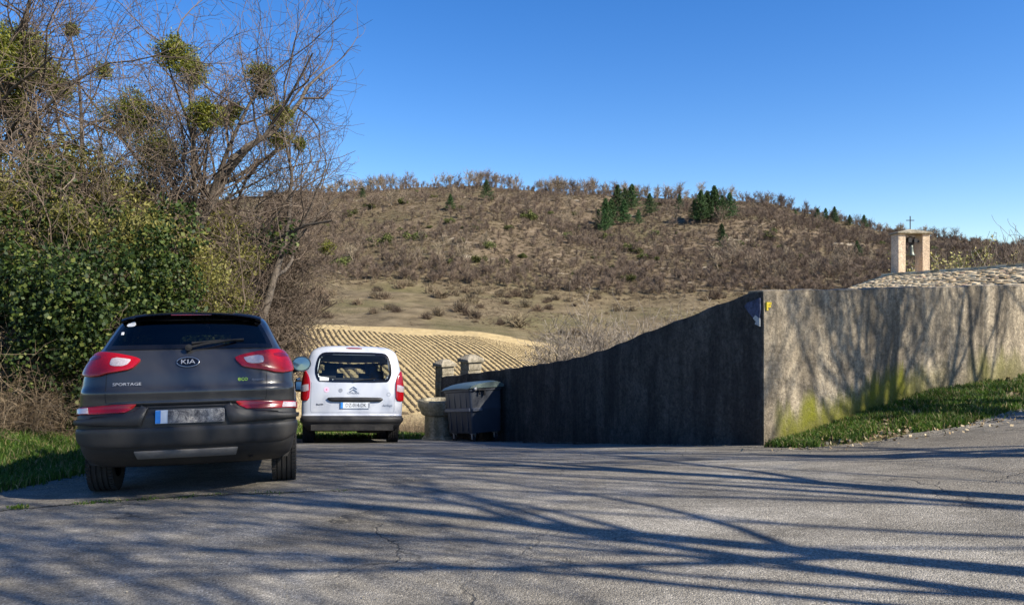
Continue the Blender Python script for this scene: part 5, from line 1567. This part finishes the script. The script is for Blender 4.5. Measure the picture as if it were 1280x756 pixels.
thin(1262, 40, 262, 411, 'slim young bare tree standing above the chapel roof at far right')
thin(1243, 46, 268, 412, 'thinner bare sapling left of the slim young tree by the chapel')

# ---- hillside trees
def far_proto(seed, h, kind):
    q = np.random.default_rng(seed)
    if kind == 'bare':
        sk = grow(q, h, .16, levels=4, counts=(8, 6, 5), fork=.22, rmin=.038, wob=.16, spread=1.1, ang=(25, 60))
        mb = MB(); P = [(p, r_) for p, r_, l in sk if l <= 1]
        tubes(mb, P, 3)
        Q = [(p[[0, len(p) // 2, -1]], r_[[0, len(p) // 2, -1]]) for p, r_, l in sk if l >= 2]
        tubes(mb, Q, 3); return mb
    if kind == 'shrub':
        mb = MB(); P = []
        for i in range(170):
            a = q.uniform(0, 6.28); e = q.uniform(.25, 1.5); L = h * q.uniform(.5, 1.1); d = np.array([math.cos(a) * math.cos(e), math.sin(a) * math.cos(e), math.sin(e)])
            p0 = np.array([q.normal(0, .35), q.normal(0, .35), 0]); p1 = p0 + d * L * .5; p2 = p1 + unit(d + q.normal(0, .35, 3)) * L * .5
            P.append((np.array([p0, p1, p2]), np.array([.05, .035, .025])))
        tubes(mb, P, 3); return mb
    if kind == 'green':
        mb = MB()
        for k in range(7):
            c = (q.normal(0, h * .3), q.normal(0, h * .3), h * q.uniform(.25, .6)); C, d = blob_points(q, 170, c, (h * .34, h * .34, h * .3), .4); leaf_quads(mb, C, .22, q, .7, d)
        return mb
def pine_parts(seed, h, wid=.24):
    q = np.random.default_rng(seed); t = MB(); t.tube([(0, 0, 0), (.05, 0, h * .5), (0, .04, h * .97)], [h * .02, h * .014, .02], 6)
    mb = MB(); n = int(h * 7)
    for i in range(n):
        z = h * (.12 + .86 * i / n); rad = h * wid * (1 - (i / n)**1.3) * q.uniform(.6, 1.15) + .15; a = q.uniform(0, 6.28)
        for s in range(3):
            a2 = a + s * 2.1 + q.uniform(-.4, .4); L = rad * q.uniform(.7, 1.1)
            d = np.array([math.cos(a2), math.sin(a2), q.uniform(-.05, .3)])
            f = q.random(46)[:, None]**.7
            C = np.array([0, 0, z]) + d * L * f + q.normal(0, .13, (46, 3)) * (.6 + .5 * f) * h * .09
            leaf_quads(mb, C, .26 * h / 7, q, .4)
    return t, mb
BARE = [far_proto(500 + i, h, 'bare').build('bare_tree', M['hill_twig'], coll=False).data for i, h in enumerate((5.6, 6.3, 7.0, 5.2, 6.6, 6.0))]
SHR = [far_proto(520 + i, h, 'shrub').build('hill_shrub', M['hill_shrub'], coll=False).data for i, h in enumerate((1.4, 1.8, 1.2, 2.0))]
GRN = [far_proto(540 + i, h, 'green').build('juniper_bush', M['hill_green'], coll=False).data for i, h in enumerate((1.8, 2.2, 1.4))]
PIN = []
for i, h in enumerate((6.5, 8, 7.2)):
    t, c = pine_parts(560 + i, h, (.40, .36, .44)[i]); PIN.append((t.build('trunk', M['bark'], coll=False).data, c.build('crown', M['pine'], coll=False).data))
q = np.random.default_rng(77)
def put(name, me, x, y, s, label, cat, group):
    o = bpy.data.objects.new(name, me); COL.objects.link(o); o.location = (x, y, H1(x, y) - .15); o.rotation_euler = (0, 0, q.uniform(0, 6.28))
    k = q.uniform(.85, 1.15); o.scale = (s * k, s * k, s); tag(o, label, cat, group); return o
# trees on the skyline (individuals)
GS, GH = 'bare trees along the skyline of the hill', 'bare trees on the hillside wood'
n = 0
while n < 170:
    px = q.uniform(395, 1290); d = q.uniform(343, 361)
    if px > 900 and q.random() < .2: continue
    s = q.uniform(.7, 1.2) * np.interp(px, [440, 600, 760, 900, 1000, 1200], [.9, 1.0, .95, .85, .72, .72])
    x, y = tx(px, d); put('bare_tree', BARE[q.integers(6)], x, y, s, 'bare grey-brown tree on the skyline of the hill', 'tree', GS); n += 1
n = 0
while n < 130:
    px = q.uniform(400, 1280); d = 172 + 170 * q.random()**1.6
    x, y = tx(px, d)
    if hnoise(np.array([x]), np.array([y]), 30, 6)[0] < .38: continue
    put('bare_tree', BARE[q.integers(6)], x, y, q.uniform(.5, .85), 'bare brown tree standing on the far hillside', 'tree', GH); n += 1
# conifers: photograph column, ground row, scale
PINES = [(453, 246, .55, 0), (563, 262, .5, 1), (608, 250, .75, 2), (748, 285, .75, 0), (757, 286, .95, 1), (764, 280, .9, 2), (772, 268, 1.0, 1), (781, 262, .95, 0), (790, 262, 1.0, 2), (756, 290, .7, 1), (780, 280, .8, 1), (812, 268, .8, 2), (798, 280, .6, 0),
         (868, 276, .85, 0), (876, 278, 1.0, 1), (884, 276, 1.05, 2), (893, 276, 1.1, 1), (903, 276, 1.0, 0), (912, 272, .9, 2), (849, 262, .6, 1), (904, 312, .7, 0), (902, 300, .5, 1), (1071, 324, .6, 2), (1022, 276, .55, 1), (1032, 277, .65, 2), (1043, 279, .7, 1), (1062, 281, .55, 0), (1080, 284, .6, 2), (994, 268, .35, 0)]
PL_ = {0: 'solitary', 1: 'cluster'}
for i, (px, row, s, k) in enumerate(PINES):
    w = cast(px, row + 1.5)
    if w is None:
        x, y = tx(px, 352); w = (x, y, H1(x, y))
    if px < 700: lab, g = ('dark green conifer alone on the upper left hillside' if px < 500 else 'small green conifer on bare slope, middle left' if px < 600 else 'conifer tucked under the skyline trees, left of centre'), None
    elif px < 830: lab, g = 'green conifer in the loose left clump on the hill', 'conifers of the left clump on the hill'
    elif px < 930 and row < 290: lab, g = 'dark conifer in the dense clump at the hill crest', 'conifers of the dense crest clump'
    elif px < 930: lab, g = 'green conifer on the slope below the crest clump', 'conifers below the crest clump'
    elif 1060 < px < 1075: lab, g = 'small bright green conifer on the slope left of the bell gable', None
    else: lab, g = 'small conifer on the descending skyline left of the bell gable', 'conifers on the descending skyline'
    if px == 1062: g = 'conifers on the descending skyline'; lab = 'small conifer on the descending skyline left of the bell gable'
    if px == 904: lab, g = 'green conifer on the slope below the crest clump', 'conifers below the crest clump'
    root = empty('conifer', (w[0], w[1], w[2] - .2), (0, 0, q.uniform(0, 6.28))); s *= 1.35; root.scale = (s, s, s); tag(root, lab, 'conifer', g)
    mesh_child('trunk', PIN[k][0], root); mesh_child('crown', PIN[k][1], root)
# scrub bushes on the dry slope above the field: individuals
GB = 'dark scrub bushes on the dry slope above the field'
n = 0
while n < 65:
    px = q.uniform(385, 900); d = q.uniform(116, 165)
    if px > 720 and d < 140: continue
    x, y = tx(px, d); put('scrub_bush', SHR[q.integers(4)], x, y, q.uniform(.5, 1.1) * (1.6 if q.random() < .2 else 1), 'low dark scrub bush on the dry slope above the field', 'bush', GB); n += 1
n = 0
while n < 110:
    px = q.uniform(400, 1250); d = 175 + 180 * q.random(); x, y = tx(px, d)
    if hnoise(np.array([x]), np.array([y]), 45, 9)[0] < .45: continue
    put('juniper_bush', GRN[q.integers(3)], x, y, q.uniform(.6, 1.25) * (1.5 if q.random() < .25 else 1), 'small olive-green juniper bush on the hillside', 'bush', 'green bushes scattered over the hillside'); n += 1

# everything nobody could count: one mass of brushwood over the hillside
def get_arr(me):
    v = np.empty(len(me.vertices) * 3, np.float32); me.vertices.foreach_get('co', v); l = np.empty(len(me.loops), np.int32); me.loops.foreach_get('vertex_index', l); return v.reshape(-1, 3), l.reshape(-1, 4)
def scatter(name, protos, mat, count, fn, scale, label, cat, lite=1.0):
    A = [get_arr(m) for m in protos]; mb = MB()
    pts = fn(count)
    for (x, y, z) in pts:
        v, f = A[q.integers(len(A))]
        a = q.uniform(0, 6.28); s = scale * q.uniform(.55, 1.15); ca, sa = math.cos(a) * s, math.sin(a) * s
        V = np.stack([v[:, 0] * ca - v[:, 1] * sa + x, v[:, 0] * sa + v[:, 1] * ca + y, v[:, 2] * s * q.uniform(.85, 1.15) + z - .1], 1)
        mb.add(V, f)
    o = mb.build(name, mat); tag(o, label, cat, kind='stuff'); return o
def lite_bare(seed, h):
    k = np.random.default_rng(seed); mb = MB(); P = []
    for i in range(46):
        a = k.uniform(0, 6.28); e = k.uniform(.5, 1.5); z0 = h * k.uniform(.1, .55); L = h * k.uniform(.25, .5)
        d = np.array([math.cos(a) * math.cos(e), math.sin(a) * math.cos(e), math.sin(e)]); p0 = np.array([0, 0, z0]); p1 = p0 + d * L * .5; p2 = p1 + unit(d + k.normal(0, .4, 3)) * L * .6
        P.append((np.array([p0, p1, p2]), np.array([.04, .034, .025])))
        for j in range(2):
            d3 = unit(d + k.normal(0, .6, 3)); P.append((np.array([p1, p1 + d3 * L * .3, p1 + d3 * L * .55 + k.normal(0, .1, 3)]), np.array([.03, .026, .022])))
    P.append((np.array([[0, 0, 0], [k.normal(0, .1), 0, h * .3], [k.normal(0, .2), 0, h * .6]]), np.array([.12, .1, .06])))
    tubes(mb, P, 3); return mb
LT = [lite_bare(600 + i, h).build('t', M['hill_twig'], coll=False).data for i, h in enumerate((4.6, 5.2, 4.0, 5.6, 4.4))]
def hillpts(cnt):
    out = []
    while len(out) < cnt:
        px = q.uniform(330, 1300, 500); d = 166 + 195 * q.random(500)**1.1; x = (px - 640) / FP * d
        dens = hnoise(x, d, 26, 6) * .7 + hnoise(x, d, 9, 7) * .5
        dens = dens + .5 * sstep(325, 350, d) + .35 * sstep(195, 175, d) + .25 * sstep(900, 1050, px) - .22 * sstep(.0, 1, np.exp(-((px - 540) / 110.)**2) * np.exp(-((d - 290) / 45.)**2) * 2)
        k = q.random(500) < np.clip((dens - .36) * 2.2, .15, 1)
        z = H(x, d); out += list(zip(x[k], d[k], z[k]))
    return out[:cnt]
scatter('bare_woodland', LT, M['hill_twig'], 5400, hillpts, .60, 'grey-brown leafless woodland and brush covering the far hillside', 'woodland')
def brushpts(cnt):
    px = q.uniform(330, 1290, cnt); d = 163 + 196 * q.random(cnt); x = (px - 640) / FP * d; return list(zip(x, d, H(x, d)))
SL = []
for i in range(3):
    k = np.random.default_rng(650 + i); mb = MB(); P = []
    for j in range(34):
        a = k.uniform(0, 6.28); e = k.uniform(.3, 1.5); L = k.uniform(.5, 1.2); d = np.array([math.cos(a) * math.cos(e), math.sin(a) * math.cos(e), math.sin(e)]); p0 = np.array([k.normal(0, .3), k.normal(0, .3), 0])
        P.append((np.array([p0, p0 + d * L]), np.array([.06, .03])))
    tubes(mb, P, 3); SL.append(mb.build('t', M['hill_shrub'], coll=False).data)
scatter('hillside_brush', SL, M['hill_shrub'], 26000, brushpts, .62, 'low dry brush and heather between the hillside trees', 'brush')
def slopepts(cnt):
    px = q.uniform(340, 1000, cnt); d = q.uniform(112, 166, cnt); x = (px - 640) / FP * d
    k = hnoise(x, d, 12, 4) > .45
    return list(zip(x[k], d[k], H(x, d)[k]))
scatter('dry_tussocks', SL, M['hill_shrub'], 4500, slopepts, .30, 'dry tussocks on the slope above the field', 'tussocks')

# ---- hedge strip at the field's near edge, grass
def blades(name, pts, h, label, mat='grass', per=7, spread=.06, w=.006, cat='grass'):
    n = len(pts); P = np.repeat(np.asarray(pts, float), per, axis=0); m = len(P)
    P[:, :2] += q.normal(0, spread, (m, 2)); P[:, 2] = H(P[:, 0], P[:, 1]) - .01
    a = q.uniform(0, 6.28, m); L = h * q.uniform(.4, 1.2, m); ln = q.uniform(.1, .7, m)
    dx, dy = np.cos(a), np.sin(a); sx, sy = -dy * w, dx * w
    b = q.uniform(0, 6.28, m); lx, ly = np.cos(b) * L * ln, np.sin(b) * L * ln
    p0 = P + np.stack([sx, sy, 0 * sx], 1); p1 = P - np.stack([sx, sy, 0 * sx], 1)
    mid = P + np.stack([lx * .35, ly * .35, L * .62], 1); m0 = mid + np.stack([sx, sy, 0 * sx], 1) * .8; m1 = mid - np.stack([sx, sy, 0 * sx], 1) * .8
    tip = P + np.stack([lx, ly, L * (1 - .35 * ln)], 1)
    V = np.stack([p0, p1, m1, m0, tip], 1).reshape(-1, 3); k = np.arange(m) * 5
    mb = MB(); mb.add(V, np.stack([k, k + 1, k + 2, k + 3], 1), np.stack([k + 3, k + 2, k + 4], 1))
    o = mb.build(name, M[mat]); tag(o, label, cat, kind='stuff'); return o
# right verge
s_ = q.uniform(.05, 9.5, 9000); t_ = q.random(9000)
wv = .45 + .40 * np.clip(s_, 0, 6); dd = t_ * wv * 1.0 + .02
X = W0[0] + WD[0] * s_ + WN[0] * dd; Y = W0[1] + WD[1] * s_ + WN[1] * dd
k = ~inside_poly(X, Y, [(a, b) for a, b in ROAD]) | (q.random(9000) < .04)
k &= (hnoise(X, Y, .5, 4) * .6 + hnoise(X, Y, .18, 14) * .4 > .33)
blades('verge_grass', np.stack([X[k], Y[k], 0 * X[k]], 1), .11, 'bright green grass on the bank at the foot of the sunlit wall', per=8, spread=.05)
def litter(name, X, Y, size, label):
    mb = MB(); C = np.stack([X, Y, H(X, Y) + .03], 1); leaf_quads(mb, C, size, q, .7, np.tile([0, 0, 1.5], (len(X), 1))); o = mb.build(name, M['litter']); tag(o, label, 'leaf litter', kind='stuff')
s2 = q.uniform(.3, 9, 1700); d2 = q.random(1700)**1.2 * (.5 + .42 * np.clip(s2, 0, 6)) * 1.02 + .02
litter('fallen_leaves', W0[0] + WD[0] * s2 + WN[0] * d2, W0[1] + WD[1] * s2 + WN[1] * d2, .06, 'dry leaves fallen along the bank below the sunlit wall')
# left verge
X = q.uniform(-9.5, -4.6, 9000); Y = q.uniform(6.4, 12.2, 9000); k = ~inside_road(X, Y) & (q.random(9000) < sstep(-9.8, -7.0, X) + .3)
blades('left_grass', np.stack([X[k], Y[k], 0 * X[k]], 1), .14, 'bright grass strip between the asphalt and the brambles', per=8)
# beyond the road end
X = q.uniform(-8, 3, 7000); Y = 17.6 + q.random(7000)**1.4 * 9; k = ~inside_road(X, Y) & ((X < -1.9) | (Y > 19.5))
blades('meadow_grass', np.stack([X[k], Y[k], 0 * X[k]], 1), .16, 'green grass beyond the end of the asphalt', per=6, w=.009)
# weeds in the seam of the asphalt
def gp(px, row):
    d = 6.0
    for _ in range(40): d = (CAMZ - H1((px - 640) / FP * d, d)) * FP / (row - HZ)
    return (px - 640) / FP * d, d
SEAM = [gp(*p) for p in [(-60, 646), (12, 640), (59, 636), (94, 632), (168, 627), (234, 623.5), (273, 621), (340, 619), (422, 616), (470, 613)]]
sl = pchip([(i, p[0]) for i, p in enumerate(SEAM)]); sy_ = pchip([(i, p[1]) for i, p in enumerate(SEAM)])
tt = np.linspace(0, 9, 400); X = sl(tt); Y = sy_(tt) + (hnoise(tt * 9, tt * 0, 1, 11) - .5) * .05
wd = .006 + .022 * hnoise(tt * 14, tt * 0, 1, 12)**2; wd[-60:] *= np.linspace(1, .15, 60); Z = H(X, Y) + .019 + (hnoise(X, Y, 1.6, 8) - .5) * .02
mb = MB(); V = np.concatenate([np.stack([X, Y - wd, Z], 1), np.stack([X, Y + wd, Z + .001], 1)]); n_ = len(tt)
mb.add(V, [[i, i + 1, n_ + i + 1, n_ + i] for i in range(n_ - 1)])
tag(mb.build('road_joint', M['joint']), kind='structure')
W_ = []
for t0, t1, nn in ((3.0, 3.9, 34), (4.2, 4.3, 14), (4.85, 5.15, 22), (5.9, 6.0, 8), (6.7, 7.2, 18), (8, 8.05, 6)):
    for i in range(nn):
        t = q.uniform(t0, t1); W_.append((float(sl(t)) + q.normal(0, .02), float(sy_(t)) + q.normal(0, .022), 0))
blades('seam_weeds', W_, .045, 'small weeds growing in the seam of the asphalt', per=12, spread=.04)
cx_, cy_ = gp(23, 637)
W_ = [(cx_ + q.normal(0, .05), cy_ + q.normal(0, .03), 0) for _ in range(14)]
blades('weed_tuft', W_, .06, 'lone green tuft growing from the asphalt at the left', per=12, spread=.03)
# dry brush at the near edge of the field
for k_, (px, d, s, lab) in enumerate([(516, 27, .42, 'low dry brush at the field edge right of the van'), (535, 28, .42, 'low dry brush at the field edge above the stone basin'), (500, 29, .42, 'low dry brush at the field edge hidden partly by the van'), (552, 29, .42, 'low dry brush at the field edge behind the basin')]):
    shrub(*tx(px, d), lab, 'b', s)
# grit and small stones on the road
X = q.uniform(-4, 6, 900); Y = 4 + q.random(900)**1.3 * 7
for a_, b_ in (((3.1, 9.6), (.05, 16.0)), ((3.2, 9.4), (5.6, 9.8)), ((5.6, 9.8), (8.2, 11.0)), ((-4.6, 7.6), (-4.6, 10))):
    t_ = q.random(700); sp_ = np.abs(q.normal(0, .16, 700)) * (-1 if a_[0] == 3.1 else 1)
    X = np.concatenate([X, a_[0] + (b_[0] - a_[0]) * t_ + (sp_ if a_[0] in (3.1, -4.6) else 0)]); Y = np.concatenate([Y, a_[1] + (b_[1] - a_[1]) * t_ - (0 if a_[0] in (3.1, -4.6) else sp_)])
k = inside_road(X, Y); X, Y = X[k], Y[k]
mb = MB()
for x, y in zip(X, Y):
    s = q.uniform(.003, .009) * (1.6 if q.random() < .05 else 1); z = H1(x, y) + .02
    v = np.array([[1, 0, 0], [0, 1, 0], [-1, 0, 0], [0, -1, 0], [0, 0, .7], [0, 0, -.5]]) * s * q.uniform(.6, 1.3, (6, 3)) + [x, y, z]
    mb.add(v, t=[[0, 1, 4], [1, 2, 4], [2, 3, 4], [3, 0, 4], [1, 0, 5], [2, 1, 5], [3, 2, 5], [0, 3, 5]])
ss_ = q.uniform(0, 1, 160); litter('road_leaves', 3.0 + 5.0 * ss_ + q.normal(0, .25, 160), 9.35 + 1.55 * ss_**2 - np.abs(q.normal(0, .3, 160)), .045, 'dry leaves blown onto the asphalt along the verge')
tag(mb.build('grit', M['stone']), 'loose grit and small stones on the asphalt', 'grit', kind='stuff')
# ------------------------------------------------------------------ light, sky, camera
az = math.atan2(.883, -.469); el = R(36.5)
ts = Vector((math.sin(az) * math.cos(el), math.cos(az) * math.cos(el), math.sin(el)))
ld = bpy.data.lights.new('sun', 'SUN'); ld.energy = 5.0; ld.angle = R(.45); ld.color = (1, .93, .80)
lo = bpy.data.objects.new('sun', ld); COL.objects.link(lo); lo.rotation_euler = ts.to_track_quat('Z', 'Y').to_euler(); lo.location = (20, -20, 30)
w = bpy.data.worlds.new('World'); scene.world = w; w.use_nodes = True; nt = w.node_tree; nt.nodes.clear()
out = nt.nodes.new('ShaderNodeOutputWorld'); bg = nt.nodes.new('ShaderNodeBackground'); sk = nt.nodes.new('ShaderNodeTexSky')
sk.sky_type = 'NISHITA'; sk.sun_disc = False; sk.sun_elevation = el; sk.sun_rotation = az; sk.altitude = 600; sk.air_density = 1.0; sk.dust_density = .4; sk.ozone_density = 3.0
hs = nt.nodes.new('ShaderNodeHueSaturation'); hs.inputs['Saturation'].default_value = 1.34; hs.inputs['Value'].default_value = 1.2; hs.inputs['Hue'].default_value = .511
nt.links.new(sk.outputs[0], hs.inputs['Color']); nt.links.new(hs.outputs[0], bg.inputs[0]); bg.inputs[1].default_value = .086; nt.links.new(bg.outputs[0], out.inputs[0])
cd = bpy.data.cameras.new('camera'); cam = bpy.data.objects.new('camera', cd); COL.objects.link(cam); scene.camera = cam
cam.location = (0, 0, CAMZ); cam.rotation_euler = (R(90), 0, 0); cd.sensor_width = 36; cd.lens = 36 * FP / 1280; cd.clip_end = 3000; cd.clip_start = .05
vs = scene.view_settings; vs.view_transform = 'Standard'; vs.look = 'None'; vs.exposure = .9; vs.gamma = 1; vs.use_curve_mapping = False
scene.cycles.max_bounces = 8; scene.cycles.transparent_max_bounces = 16
scene.cycles.use_denoising = True
